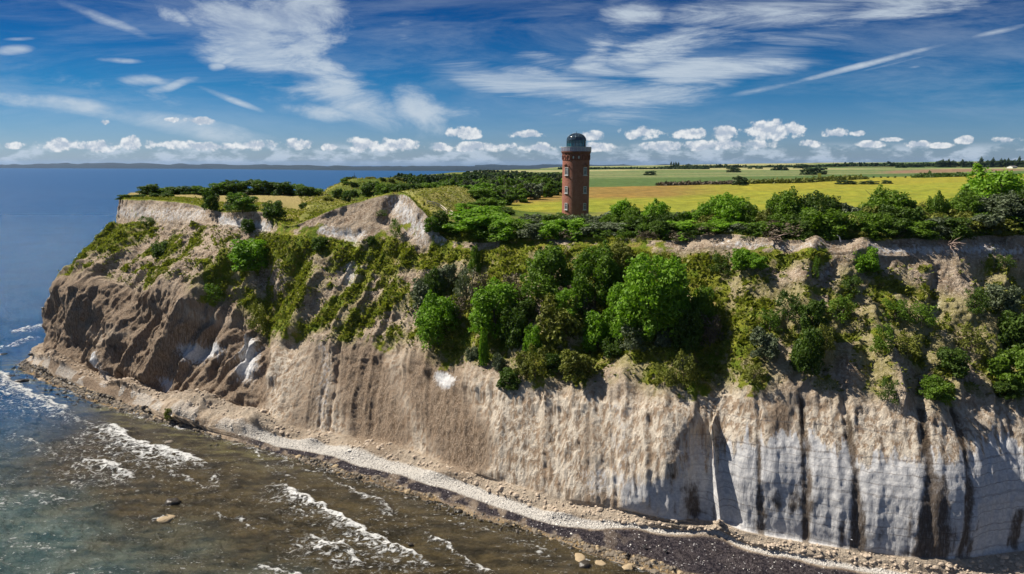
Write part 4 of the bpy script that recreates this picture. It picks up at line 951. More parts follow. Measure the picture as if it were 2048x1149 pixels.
# ---- on the slope: (px, base py, top py, width px, shape, leaf, label)
SL = [
 (503,536,470,86,'bush','bright','round bright green bush alone on the slope below the grassy notch'),
 (480,520,497,36,'bush','bright','low bright green bush at left foot of the round slope bush'),
 (424,425,374,34,'bush','dark','slim dark bush on the meadow lip above the bare scarp'),
 (486,424,381,66,'bush','mid','broad mid green bush on the meadow lip right of the slim dark bush'),
 (462,424,398,30,'sparse','grey','thin greyish shrub between two bushes on the headland meadow lip'),
 (547,434,396,46,'bush','dark','compact dark bush at the head of the grassy notch'),
 (497,464,434,28,'bush','dark','small dark bush clinging to the white scarp left of the notch'),
 (322,512,478,38,'bush','dark','dark bush in the shady hollow of the headland slope'),
 (293,448,430,34,'sparse','dark','dark scrubby patch at the foot of the headland scarp'),
 (792,478,430,24,'sparse','mid','spindly green shrub in the cleft of the tall white scarp'),
 (764,432,418,26,'sparse','dark','small dark scrub on the bare face of the tall scarp'),
 (742,488,470,16,'bush','dark','tiny dark bush under the tall white scarp'),
 (640,498,470,34,'bush','dark','dark low bush in the shade left under the tall scarp'),
 (850,612,548,58,'bush','grey','grey green bush at left edge of the slope thicket'),
 (893,575,522,46,'bush','grey','tall grey green bush with rounded top in the slope thicket'),
 (872,598,536,42,'tree','dark','dark green tree behind the grey bush in the thicket left end'),
 (878,692,586,84,'tree','bright','layered green tree at the lower left corner of the thicket'),
 (950,545,490,26,'cone','mid','small narrow green tree standing above the grassy thicket edge'),
 (932,600,522,54,'sparse','grey','thin grey shrub below the small narrow tree'),
 (962,600,535,46,'sparse','brown','brown leafless bush right of the thin grey shrub'),
 (914,640,585,50,'sparse','brown','brown twiggy bush between the two left thicket trees'),
 (990,668,562,88,'tree','bright','bright green tree of the thicket standing over its own deep shadow'),
 (1022,600,538,50,'sparse','brown','brown bare bush above the bright thicket tree'),
 (1098,600,488,102,'cone','mid','dense pointed green tree, leftmost of the upper thicket trees'),
 (1190,612,487,92,'tree','mid','full green tree between the pointed tree and the largest bright tree'),
 (1238,560,482,66,'tree','olive','yellowish green tree top behind the full green thicket tree'),
 (1130,622,562,46,'sparse','brown','brown twig bush under the pointed green tree'),
 (1118,676,572,86,'bush','olive','olive green bush in the middle of the thicket'),
 (1138,640,575,54,'tree','bright','small bright treetop right over the olive thicket bush'),
 (1305,668,508,140,'tree','bright','largest bright green tree of the slope thicket'),
 (1348,640,510,60,'cone','bright','pointed bright tree at the right flank of the largest thicket tree'),
 (1250,672,560,76,'tree','bright','bright green tree leaning at the lower left of the largest tree'),
 (1196,690,608,66,'bush','bright','rounded bright bush at the foot of the leaning bright tree'),
 (1296,676,612,50,'bush','mid','mid green bush under the largest thicket tree'),
 (1064,704,640,40,'bush','bright','small bright bush left of the brown earth hollow'),
 (1070,760,680,54,'sparse','olive','olive shrub hanging down above the wall, left of the hollow'),
 (1050,752,700,44,'bush','olive','low olive bush on the wall top under the thicket shadow'),
 (1152,762,690,66,'bush','olive','grey olive bush on the spur right of the earth hollow'),
 (1180,700,676,26,'bush','bright','tiny bright bush above the grey olive spur bush'),
 (1266,700,640,58,'sparse','grey','grey silvery shrub below the largest bright tree'),
 (1326,690,650,32,'bush','grey','small silvery bush right of the grey shrub'),
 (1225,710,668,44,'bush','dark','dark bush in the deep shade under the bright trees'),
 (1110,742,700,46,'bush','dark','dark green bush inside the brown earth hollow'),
 (1170,640,585,54,'sparse','brown','brown twiggy bush in shade between thicket trees'),
 (967,728,652,20,'bush','bright','narrow strip of green bush on the bare rib'),
 (1022,772,734,52,'bush','dark','dark low bush on the rim of the wall below the thicket'),
 (998,738,702,26,'bush','grey','small grey bush on the rim left of the low dark bush'),
 (944,718,690,28,'bush','grey','small grey bush at the lower left rim of the thicket'),
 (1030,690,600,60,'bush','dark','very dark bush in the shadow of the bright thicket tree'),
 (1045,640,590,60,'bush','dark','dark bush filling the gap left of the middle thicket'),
 (1402,640,562,52,'bush','mid','mid green bush right of the big shadow on the slope'),
 (1420,688,620,54,'sparse','brown','brown bare bush right beside the big tree shadow'),
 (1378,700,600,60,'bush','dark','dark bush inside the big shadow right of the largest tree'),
 (1368,770,690,50,'sparse','olive','olive shrub at the lower tip of the big tree shadow'),
 (1330,770,720,50,'sparse','olive','thin olive shrub on the rim below the largest tree'),
 (1482,536,492,44,'bush','bright','bright low bush under the scarp with roots'),
 (1512,538,504,48,'bush','bright','bright bush right beside the other low bush under the root scarp'),
 (1440,545,500,46,'sparse','dark','dark thin shrub at left end of the root scarp'),
 (1726,540,486,54,'bush','bright','bright bush hanging on the cliff edge right of the pale cone'),
 (1630,560,505,16,'sparse','mid','tiny green shrub on the pale slide cone'),
 (1576,640,572,60,'sparse','dark','dark shrub on the brow of the rounded grey spur'),
 (1622,660,590,56,'bush','dark','dark bush on right shoulder of the rounded grey spur'),
 (1612,740,640,60,'bush','dark','dark green bush low on the rounded grey spur'),
 (1650,700,640,44,'sparse','olive','olive shrub at the right edge of the rounded spur'),
 (1530,720,650,58,'bush','grey','grey green bush left of the rounded grey spur'),
 (1508,762,720,44,'sparse','olive','olive low shrub on the wall rim left of the spur'),
 (1540,660,610,46,'sparse','mid','mid green shrub above the grey green spur bush'),
 (1700,585,545,50,'sparse','dark','dark scrubby shrub on the ridge below the hanging bright bush'),
 (1680,640,580,58,'sparse','mid','green shrub right of the rounded spur in the gully'),
 (1790,640,590,60,'sparse','mid','upper green shrub of the middle slope at right'),
 (1842,650,600,64,'sparse','mid','wide green shrub on the earthy slope right of centre'),
 (1812,710,660,64,'sparse','olive','olive shrub patch below the wide green slope shrub'),
 (1762,700,640,44,'sparse','mid','mid green shrub on rib between two gullies'),
 (1775,800,750,40,'sparse','dark','dark small shrub right above the wall stain'),
 (1872,800,752,66,'bush','mid','mid green bush on the wall rim between two dark stains'),
 (1905,745,690,60,'bush','dark','dark bush over the rim bush at right'),
 (1940,700,640,60,'sparse','olive','olive shrub right of the pale slide'),
 (1950,620,570,54,'sparse','dark','dark shrub left of the tall grey bush at right border'),
 (2002,620,560,70,'bush','grey','grey green bush high on the slope at the right border'),
 (2030,700,615,76,'bush','dark','large dark bush in the middle of the right border slope'),
 (2020,770,690,72,'bush','mid','mid green bush at the right border above the white wall'),
 (2010,795,760,46,'bush','dark','small dark bush on the wall rim by the right border'),
 (2008,535,505,40,'sparse','dark','thin dark shrub under the right hand scarp'),
 (515,662,596,44,'sparse','olive','olive moss green shrub on the grey slope of the headland'),
 (430,604,560,44,'sparse','mid','small green shrub on the rim of a dark headland recess'),
 (880,452,416,40,'bush','dark','round dark bush at the foot of the grassy bank beside the rail'),
 (862,462,430,30,'bush','mid','mid green bush left of the round dark bush under the bank'),
 (342,836,812,22,'bush','olive','small green bush at the back of the shingle beach'),
]
for r in SL:
    if r[4] in ('tree', 'cone') and 860 < r[0] < 1400 and r[3] < 120: r = r[:3] + (r[3] * 1.16,) + r[4:]
    at_slope(*r)
# ---- scrub along the cliff edge: (px, metres behind the edge, top py, width px, shape, leaf, label)
def eY_(px): return float(edgeY((px - 1024) / 1421.0))
ED = [
 (1241,9,398,74,'cone','bright','pointed light green tree on the cliff edge right of the tower'),
 (1265,8,412,56,'tree','mid','green tree touching the pointed light tree right of the tower'),
 (1205,9,416,56,'bush','grey','grey green bush right beside the tower foot'),
 (1312,8,399,62,'tree','bright','slim bright tree against the yellow field right of the pointed tree'),
 (1352,8,420,50,'bush','grey','grey bush in a dip of the scrub right of the slim bright tree'),
 (1384,7,413,46,'bush','bright','bright bush left of the broad bushy tree group'),
 (1420,8,398,62,'tree','bright','bright feathery tree forming left part of a broad clump'),
 (1455,8,386,86,'tree','bright','broad feathery bright tree standing tall over the yellow field'),
 (1495,8,406,60,'tree','mid','mid green tree right of the broad feathery tree'),
 (1566,10,377,92,'tree','mid','rounded green tree before the yellow field, left of the dark twin'),
 (1634,10,383,84,'tree','dark','dark rounded tree, right one of the middle pair before the field'),
 (1598,6,412,60,'bush','dark','dark bush in the gap below the middle pair of trees'),
 (1640,3,405,100,'bush','mid','large leafy bush bulging over the edge below the dark rounded tree'),
 (1700,9,398,66,'bush','grey','grey brown bush between the dark tree and the bushy tree'),
 (1772,10,375,110,'tree','mid','spreading bushy tree standing at centre right before the field'),
 (1725,8,404,60,'bush','olive','olive bush left of the spreading bushy tree'),
 (1822,9,393,62,'sparse','olive','thin dry looking shrub right of the spreading bushy tree'),
 (1866,9,384,52,'tree','mid','narrow green tree left of the huge treetop'),
 (1900,9,392,60,'bush','mid','green bush filling the gap left of the huge treetop'),
 (1978,14,332,150,'tree','bright','huge domed green tree at the right, tallest of the edge scrub'),
 (2040,14,352,130,'tree','mid','tall green tree right behind the huge domed tree'),
 (1928,9,378,90,'tree','mid','green tree at the left shoulder of the huge domed tree'),
 (1990,6,385,120,'tree','grey','grey green tree in front of the huge domed tree'),
 (2052,5,376,110,'tree','dark','dark green tree cut by the right border of the photo'),
 (960,5,436,130,'bush','bright','wide low bright green bush mass left on the cliff edge'),
 (905,4,446,60,'bush','mid','low green bush at the left end of the wide low bush mass'),
 (1020,5,440,90,'bush','bright','low bright bush joined to the right end of the wide mass'),
 (1070,7,425,70,'bush','grey','grey green bush left before the tower'),
 (1110,8,420,66,'bush','dark','dark bush left before the tower foot'),
 (1150,7,424,60,'bush','grey','grey bush directly before the tower foot'),
 (1178,7,424,44,'bush','grey','small grey bush at the right tower corner'),
 (1560,2,440,100,'sparse','brown','brown leafless scrub hanging over the edge above bare roots'),
 (1610,2,446,60,'sparse','brown','brown scrub right of the bare roots'),
]
for px, dd, tp, wp, sh, lf, lb in ED: at_dist(px, eY_(px) + dd, tp, wp, sh, lf, lb)
r = random.Random(3)
FR = [(900,960),(940,1060),(1040,1200)]
px = 985
while px < 2190:
    lf = r.choice(['dark', 'mid', 'mid', 'grey', 'bright']) if px < 1500 else r.choice(['dark', 'mid', 'mid', 'olive', 'grey'])
    side = 'before the tower' if px < 1180 else 'right of the tower' if px < 1520 else 'toward the right'
    tp = r.uniform(430, 445) if px < 1600 else r.uniform(418, 436)
    at_dist(px, eY_(px) + r.uniform(1.5, 3.4), tp, r.uniform(56, 84), 'bush', lf, 'tangled low bush packed into front scrub row on cliff edge ' + side, group='front row of scrub on the cliff edge ' + side)
    if px > 1170: at_dist(px + 18, eY_(px) + r.uniform(5.5, 7.5), tp - r.uniform(10, 22), r.uniform(52, 78), r.choice(['bush', 'tree', 'bush']), r.choice(['dark', 'mid', 'olive', 'mid']), 'tangled bush behind front row of cliff edge scrub ' + side, 'bush', 'bush', group='second row of scrub on the cliff edge ' + side)
    px += r.uniform(26, 36)
# overhanging fringe right at the lip
for k in range(34):
    px = 1010 + k * 34 + r.uniform(-10, 10); 
    at_dist(px, eY_(px) + .6, r.uniform(454, 466), r.uniform(34, 56), 'sparse', r.choice(['dark', 'olive', 'mid', 'brown']), 'thin shrub leaning out over lip of the cliff under the scrub', group='shrubs leaning over the cliff lip')
# ---- headland meadow's back hedge
HB = [(296,366,36,'dark','leftmost dark bush at the seaward end of headland hedge'),(322,374,34,'mid','low green bush second from the sea in headland hedge'),(350,371,36,'dark','dark low bush third from the sea in the hedge'),(378,369,34,'dark','dark low bush fourth from the sea in the hedge'),(404,370,32,'mid','mid green bush just left of the tall hedge part'),
 (446,362,40,'mid','mid green bush starting the tall hedge part'),(470,357,42,'dark','dark bush in the tall hedge part, left of its highest'),(500,356,44,'dark','highest dark bush in the middle of headland hedge'),(530,358,42,'dark','dark bush right beside the highest hedge bush'),(560,360,44,'dark','last dark bush of the tall hedge part'),(590,366,36,'mid','mid green bush after the tall hedge part'),(612,370,34,'dark','dark bush near the landward end of headland hedge'),(628,376,30,'mid','low green bush at the landward end of headland hedge'),(425,372,30,'mid','small green bush in the middle dip of headland hedge'),(585,384,26,'olive','olive bush crouching before the landward hedge end')]
for px, tp, wp, lf, lb in HB: at_slope(px, 389 if px < 600 else 391, tp, wp * 1.25, 'bush', lf, lb)
for px, pb, tp, wp, lf, lb in [(252,398,388,30,'dark','dark low bush at the very tip of headland'),(278,396,388,26,'dark','low dark bush beside the tip bush on headland'),(310,396,386,22,'dark','small dark bush on the meadow near the headland tip'),(335,396,383,26,'dark','round dark bush on the meadow before the hedge'),
  (675,398,375,24,'dark','dark bush standing left at the hillock foot'),(694,404,382,20,'dark','dark bush at the end of the scarp crest grass'),(708,392,378,16,'dark','little dark bush on the hillock slope'),(655,402,392,22,'olive','olive tuft like shrub on the meadow near the scarp'),(607,418,404,18,'sparse','small shrub on green grass above the notch')]:
    at_slope(px, pb, tp, wp, 'bush', 'dark' if lf not in LM else lf, lb)
# ---- bushes along the bank's back
for i, (px, Y, tp, wp, lf) in enumerate([(745,246,359,34,'dark'),(768,244,364,30,'mid'),(790,243,366,30,'dark'),(812,242,364,34,'dark'),(834,241,364,30,'dark'),(858,240,361,34,'mid'),(880,238,363,32,'mid'),(900,236,366,32,'dark'),(918,232,372,30,'dark'),(932,228,380,30,'dark'),(945,222,388,28,'dark')]):
    at_dist(px, Y, tp, wp * 1.25, 'bush', lf, '%s dark bush from the hillock along the back of the grassy bank' % ['first','second','third','fourth','fifth','sixth','seventh','eighth','ninth','tenth','last'][i], group='bushes along the back of the grassy bank')
for px, Y, tp, wp, lf, lb in [(955,205,396,56,'mid','green bush at the right foot of the grassy bank'),(985,200,404,60,'mid','green bush left of where the yellow field begins'),(1005,192,412,44,'dark','dark bush under the wood at the left field corner'),(950,190,412,44,'mid','mid green bush right of the wooden rail'),(935,180,424,50,'bright','bright green bush right below the wooden rail'),(975,182,420,60,'bright','bright bush right before the wood corner')]:
    at_dist(px, Y, tp, wp, 'bush', lf, lb)
# ---- the broadleaf wood left of the tower
k = 0
for Y in (236, 252, 270, 290, 312, 338, 368, 402, 440):
    x0 = 940 if Y < 260 else 925 if Y < 340 else 880; edge_r = np.interp(Y, [230, 260, 300, 345, 440], [990, 1030, 1085, 1128, 1150])
    px = x0 + r.uniform(0, 10)
    while px < edge_r:
        tp = np.interp(Y, [236, 300, 370, 440], [382, 366, 356, 350]) + r.uniform(-4, 5)
        if px < 960: tp += 5
        at_dist(px, Y + r.uniform(-6, 6), tp, r.uniform(30, 42) * 260 / Y * 1.3, 'wood', r.choice(['mid', 'bright', 'mid', 'grey', 'mid', 'dark']), 'broadleaf tree standing in the dense wood left of the brick tower', 'broadleaf_tree', 'tree', 'trees of the wood left of the tower')
        px += r.uniform(24, 32) * 260 / Y
# ---- farther tree belts on the left
for Y, xa, xb, t0, t1 in ((300,695,760,352,357),(470,700,930,352,350),(520,760,960,349,347),(640,790,1140,347,345),(900,935,1130,345,345)):
    px = xa
    while px < xb:
        at_dist(px, Y + r.uniform(-20, 20), np.interp(px, [xa, xb], [t0, t1]) + r.uniform(-2.5, 2), r.uniform(15, 24), 'tiny', r.choice(['far', 'dark']), 'small distant tree in the tree belts beyond the grassy bank', 'distant_tree', 'tree', 'trees of the belts beyond the bank')
        px += r.uniform(9, 13)
for px, tp, wp in ((802,343,16),(812,347,12),(795,349,10)): at_dist(px, 560, tp, wp, 'tiny', 'far', 'distant rounded tree rising against the water left of the wood', 'distant_tree', 'tree', 'trees rising against the water')
for px, tp in [(938,341),(950,339),(962,338),(975,338),(988,338.5),(1000,339),(1012,340),(1030,340),(1045,341),(1060,343)]: at_dist(px, 1000, tp, 19, 'tiny', 'far', 'distant tree of the raised copse on the left skyline', 'distant_tree', 'tree', 'trees of the skyline copse')
# ---- copses and lone trees on the fields
for px, pb, tp, wp, lb in [(1301,351,341,22,'lone round dark tree in the green field, nearest the tower'),(1467,345,334,25,'round dark copse tree second from the tower in the green field'),(1480,371,350.5,28,'large dark lone tree on the brown hedge before the yellow field'),
  (1553,341,330,18,'left tree of the small distant pair'),(1564,341,329.5,19,'right tree of the small distant pair'),(1603,337,327.5,28,'flat topped dark copse left behind the broad copse'),(1615,350,333,26,'left half of the broad dark copse in the field'),(1634,349.5,332,32,'right half of the broad dark copse in the field'),
  (1686,369,360,24,'leftmost low dark bush clump on the yellow field border'),(1702,369,361,22,'second low dark bush clump on the yellow field border'),(1737,369,361,34,'long low dark bush clump on the yellow field border'),(1773,368,360,18,'small single bush on the yellow field border'),
  (1803,336,327,20,'dark distant tree left of the far farm trees'),(1822,335,326,20,'dark distant tree right of another on the far slope'),(1838,335,327,16,'small distant tree near the far poplars')]:
    at_slope(px, pb, tp, wp * 1.1, 'copse' if wp > 12 else 'tiny', 'far', lb, 'field_tree', 'tree')
def hedge(name, pts, hpx, lab, leaf='brown', n=150, wid=5):
    P = []; rs = np.random.default_rng(len(lab))
    for i in range(n):
        t_ = i / (n - 1) * (len(pts) - 1); k = min(int(t_), len(pts) - 2); f = t_ - k
        px = pts[k][0] * (1 - f) + pts[k + 1][0] * f; py = pts[k][1] * (1 - f) + pts[k + 1][1] * f
        b_ = cast(px, py)
        if b_: P.append((b_.x, b_.y, b_.z, hpx / F * b_.y))
    V_ = []; 
    for (x, y, z, h) in P:
        q = rs.normal(size=(60, 3)) * np.array([h * .8, h * .8, h * .26]) + np.array([x, y, z + h * .5])
        hh = h * rs.uniform(.5, 1.3)
        q[:, 2] = z + np.abs(rs.normal(size=60)) * hh * .45
        for p in q:
            d = rs.normal(size=3) * h * .32; e_ = rs.normal(size=3) * h * .32; V_ += [p - d, p - e_, p + d, p + e_]
    V_ = np.array(V_); me = mesh_np(name, V_, np.arange(len(V_)).reshape(-1, 4), LM[leaf], False)
    colattr(me, 'tint', np.repeat(rs.uniform(0, 1, (len(V_) // 4, 3)), 4, 0)); o_ = obj(name, me); tag(o_, lab, 'hedge'); return o_
hedge('hedge', [(1320,371.5),(1400,370),(1470,368.5)], 4.5, 'brown grey low hedge left of the large lone field tree')
hedge('hedge', [(1497,368),(1600,366),(1660,362),(1722,358.5)], 5.5, 'long brown green hedge right of the large lone field tree', 'olive', 220)
hedge('hedge', [(1834,356),(1880,354.5),(1926,353.5)], 5.0, 'short dark green hedge at the right end of the yellow field', 'dark', 90)
for i, px in enumerate((1720, 1733, 1747, 1762, 1776, 1790, 1811, 1824)):
    at_slope(px, 356.5 - i * .1, 352.2, 4.5, 'tiny', 'far', 'tiny young tree in the evenly spaced row along a field track', 'young_tree', 'tree', 'row of young trees along the field track')
for i, px in enumerate((1342, 1347, 1351.5, 1356.5)): at_slope(px, 336.5, 325.5 + (i % 2), 6, 'poplar', 'far', 'slender poplar in the tight cluster on the skyline right of the tower', 'poplar_tree', 'tree', 'poplar cluster on the skyline')
for i, (px, tp) in enumerate(((1878,317),(1884,319),(1890,318),(1896,318.5),(1903,317.5),(1925,319),(1934,320),(1961,315),(1977,317),(1984,316),(1992,317),(2000,317.5),(2008,315),(2016,317),(2024,316),(2036,314),(2044,316))):
    at_slope(px, 335, tp + 2.5, 11 if i % 2 else 15, 'poplar' if i % 2 else 'copse', 'far', 'tall dark tree standing on the skyline at far right', 'skyline_tree', 'tree', 'tall trees on the right skyline')
def woodland(name, lab, pts, seed):
    """far-off woods that read as one mass"""
    rs = np.random.default_rng(seed); V_ = []
    for (px, pb, tp, wpx) in pts:
        b_ = cast(px, pb)
        if b_ is None: b_ = Vector(at_y(px, pb, 3500))
        h = max(3, at_y(px, tp, b_.y)[2] - b_.z); wd = wpx / F * b_.y
        n = 70
        d = rs.normal(size=(n, 3)); d[:, 2] = np.abs(d[:, 2]); d /= np.linalg.norm(d, axis=1, keepdims=True)
        q = np.array(b_) + d * np.array([wd * .5, wd * .4, h * .85]) * rs.uniform(.6, 1, (n, 1))
        for p in q:
            a_ = rs.normal(size=3) * wd * .12; e_ = rs.normal(size=3) * wd * .12; V_ += [p - a_, p - e_, p + a_, p + e_]
    V_ = np.array(V_); me = mesh_np(name, V_, np.arange(len(V_)).reshape(-1, 4), LM['far'], False)
    colattr(me, 'tint', np.repeat(rs.uniform(0, 1, (len(V_) // 4, 3)), 4, 0)); o_ = obj(name, me); tag(o_, lab, 'woodland', kind='stuff'); return o_
W1 = []
rr_ = random.Random(5)
px = 1320
def tl(px): return np.interp(px, [1320,1345,1375,1400,1440,1470,1500,1560,1640,1690,1760,1780,1820,1870,1910,1950,2060,2200], [334,332,328,332,328,330,333,331,330,325,326,323,325,324,322,322,319,318])
while px < 2200:
    W1.append((px, np.interp(px, [1320,1700,1870,2200],[337.5,334,334,334]), tl(px) + rr_.uniform(-1, 1.6), rr_.uniform(7, 13))); px += rr_.uniform(3.5, 6)
woodland('far_woodland', 'dark band of far woods along the skyline behind the fields', W1, 5)
W2 = []
px = 1120
while px < 1420: W2.append((px, 339, 335.4 + rr_.uniform(-.6, .8), 10)); px += 7
for px in (1262, 1500, 1515, 1520, 1560, 1240, 1400, 1384): W2.append((px, 338, 334.5, 9))
woodland('distant_woodland', 'thin line of faraway trees at the horizon right of the tower', W2, 6)
# white farmhouses far right
mroof = simple('grey_roof', (.16, .15, .15), .8, 0, .2); mwall = simple('white_plaster', (.75, .74, .70), .8, 0, .06)
def house(px, pb, wpx, hpx, lab):
    b_ = cast(px, pb)
    if b_ is None: b_ = Vector(at_y(px, pb, 1500))
    s_ = b_.y / F; wd, h = wpx * s_, hpx * s_; e = empty('farmhouse', (b_.x, b_.y, b_.z), .5); tag(e, lab, 'house')
    m = MB(); m.box((0, 0, h * .3), (wd, wd * .6, h * .6)); m.add([(-wd/2, -wd*.3, h*.6), (-wd/2, wd*.3, h*.6), (-wd/2, 0, h*.98)], [(0,1,2)]); m.add([(wd/2, -wd*.3, h*.6), (wd/2, 0, h*.98), (wd/2, wd*.3, h*.6)], [(0,1,2)]); m.build('wall', mwall, e)
    m = MB(); m.add([(-wd*.54, -wd*.34, h*.58), (wd*.54, -wd*.34, h*.58), (wd*.54, 0, h*1.02), (-wd*.54, 0, h*1.02), (wd*.54, wd*.34, h*.58), (-wd*.54, wd*.34, h*.58)], [(0,1,2,3),(3,2,4,5)]); m.build('roof', mroof, e)
    for k in (-.3, 0, .3): m = MB(); m.box((k * wd, -wd * .3 - .05, h * .33), (wd * .1, .12, h * .2)); m.build('window', m_pane, e)
house(1993, 333, 11, 8, 'small white gabled farmhouse among the far poplars'); house(2024, 337, 17, 5, 'long low white farm building at the far right before the poplars')
# the thin mast behind the hillock
b_ = at_y(709, 352, 330); m = MB(); m.tube([(0, 0, 0), (0, 0, 2.6 + 4)], [.12, .07], 8); m.tube([(-.5, 0, 6.1), (.5, 0, 6.1)], .05); mo = m.build('mast', m_frame); mo.location = (b_[0], 330, ground_at(b_[0], 330) + 2); mo.scale.z = max(.5, (at_y(709, 345.5, 330)[2] - mo.location.z) / 6.6)
tag(mo, 'thin dark mast rising behind the grassy hillock against the sea', 'mast')
# ---- wooden rail on the bank
wood = simple('weathered_wood', (.55, .48, .38), .8, 0, .2, 5)
e = None
pts = []
for px, py in ((854,408),(868,411),(881,416),(888,421),(894,427),(901,427),(911,434),(922,441)):
    p = cast(px, py + 2)
    if p: pts.append(p)
e = empty('wooden_rail', tuple(pts[0])); tag(e, 'pale wooden handrail descending the grassy bank', 'handrail')
m = MB(); m.tube([p - pts[0] + Vector((0, 0, .95)) for p in pts], .11, 6); m.build('rail', wood, e)
m = MB(); m.tube([p - pts[0] + Vector((-.1, 0, .5)) for p in pts], .07, 6); m.build('lower_rail', wood, e)
for p in pts: m = MB(); q = p - pts[0]; m.tube([q + Vector((0, 0, -.2)), q + Vector((0, 0, 1.0))], .09, 6); m.build('post', wood, e)
q0, q1 = cast(899, 434), cast(911, 443); e = empty('stair_rail', tuple(q0)); tag(e, 'short pale lower handrail beside the steps of the bank', 'handrail')
m = MB(); m.tube([Vector((0, 0, .9)), q1 - q0 + Vector((0, 0, .9))], .11, 6); m.build('rail', wood, e)
for q in (Vector((0, 0, 0)), q1 - q0): m = MB(); m.tube([q + Vector((0, 0, -.2)), q + Vector((0, 0, .95))], .09, 6); m.build('post', wood, e)
# ---- bare roots and branches at the edge
dead = simple('bleached_dead_wood', (.30, .22, .18), .85, 0, .35, 4)
rr_ = random.Random(12)
for px, py, L, lb in [(1582,474,3.6,'bleached tangle of bare roots hanging over the cliff edge'),(1545,482,2.6,'darker bare root sprawling left of the bleached tangle'),(1897,494,2.4,'small dead root bush hanging in the right scarp')]:
    b_ = cast(px, py); m = MB()
    for k in range(13):
        p = Vector((rr_.uniform(-.5, .5), -.2, 0)); d = Vector((rr_.uniform(-1, 1), rr_.uniform(-.8, .1), rr_.uniform(-.35, .6))).normalized(); pp = [p]; ra = [.10]
        for j in range(5):
            d = (d + Vector((rr_.uniform(-.5, .5), rr_.uniform(-.4, .2), rr_.uniform(-.5, .35)))).normalized(); p = p + d * L / 5; pp.append(p); ra.append(.10 * (1 - .16 * (j + 1)))
        m.tube(pp, ra, 5)
    o_ = m.build('bare_roots', dead); o_.location = (b_.x, b_.y - .3, b_.z + .4); tag(o_, lb, 'roots')
b_ = cast(1680, 486); m = MB(); m.tube([(0, 0, 0), (-.3, 0, .8), (-.75, -.1, 1.1)], [.10, .09, .05], 6); o_ = m.build('broken_branch', m_white); o_.location = (b_.x, b_.y - .3, b_.z + .2); tag(o_, 'short white bent stick on the edge above the pale slide cone', 'branch')

# ================================================================== GRASS AND HERBS ON THE SLOPES (uncountable)
vn_ = Bd.reshape(-1, 3); gm = (AA[..., 0] * slope).reshape(-1); tops = (top * (T < 6.9) * front).reshape(-1); rs = np.random.default_rng(4)
vis = front.reshape(-1) & (CX.reshape(-1) > -50) & (CX.reshape(-1) < 2150)
def tufts(name, lab, idx, size, leaf, up=.8, seed=1):
    rs = np.random.default_rng(seed); P = vn_[idx] + rs.normal(size=(len(idx), 3)) * .12; n = len(idx)
    s_ = size * rs.uniform(.5, 1.5, n)[:, None]
    a_ = rs.uniform(0, 6.28, n); tv = np.stack([np.cos(a_), np.sin(a_), np.zeros(n)], -1); upv = np.stack([rs.normal(size=n) * .4, rs.normal(size=n) * .4 - .2, np.full(n, up)], -1)
    V_ = np.stack([P - tv * s_ * .35 - upv * s_ * .1, P + tv * s_ * .35 - upv * s_ * .1, P + tv * s_ * .5 + upv * s_, P - tv * s_ * .5 + upv * s_ * .8], 1).reshape(-1, 3)
    me = mesh_np(name, V_, np.arange(n * 4).reshape(-1, 4), LM[leaf], False); colattr(me, 'tint', np.repeat(rs.uniform(0, 1, (n, 3)), 4, 0))
    o_ = obj(name, me); tag(o_, lab, 'grass', kind='stuff'); return o_
cl = (fbm(vn_ / 1.6, 3, 231))
idx = np.where(vis & (gm > .5) & (cl > .50))[0]; idx = rs.choice(idx, min(len(idx), 34000), replace=False); tufts('slope_grass', 'short yellow green grass growing on the slope', idx, .42, 'grassy', .8, 1)
idx = np.where(vis & (gm > .3) & (cl < .50))[0]; idx = rs.choice(idx, min(len(idx), 12000), replace=False); tufts('slope_herbs', 'low green herbs growing in patches on the slope', idx, .34, 'olive', .6, 2)
idx = np.where(vis & (slope.reshape(-1) > .5) & (gm < .3) & (cl > .58))[0]; idx = rs.choice(idx, min(len(idx), 5200), replace=False); tufts('scattered_weeds', 'sparse weeds scattered over bare earth', idx, .40, 'olive', .5, 3)
idx = np.where(vis & (tops > .5))[0]; idx = rs.choice(idx, min(len(idx), 20000), replace=False); tufts('edge_grass', 'longer grass along the cliff edge and meadow', idx, .34, 'grassy', .9, 4)

# longer grass on the bank and the hillock
rb = np.random.default_rng(8); n = 60000; uY = rb.uniform(168, 292, n); uX = rb.uniform(-.30, -.055, n) * uY
gz_ = bumpz(uX, uY); kp = (gz_ > .8) & (uY > edgeY(uX / uY) + 6); uX, uY = uX[kp], uY[kp]; zz_ = np.array([ground_at(a, b_) for a, b_ in zip(uX[:16000], uY[:16000])]); sv = vn_
vn_ = np.stack([uX[:16000], uY[:16000], zz_], -1)
tufts('bank_grass', 'long rough grass on the bank and the hillock', np.arange(len(vn_)), .42, 'dry', .5, 9)
vn_ = sv
rr_ = random.Random(31)
for i in range(16):
    px_ = rr_.uniform(668, 800); Y_q = rr_.uniform(246, 272)
    at_dist(px_, Y_q, 300 + 0, rr_.uniform(12, 24), 'bush', rr_.choice(['mid', 'olive', 'dark']), 'low bush scattered over the grassy hillock before the sea', group='low bushes on the hillock', lowh=rr_.uniform(1.0, 1.9))
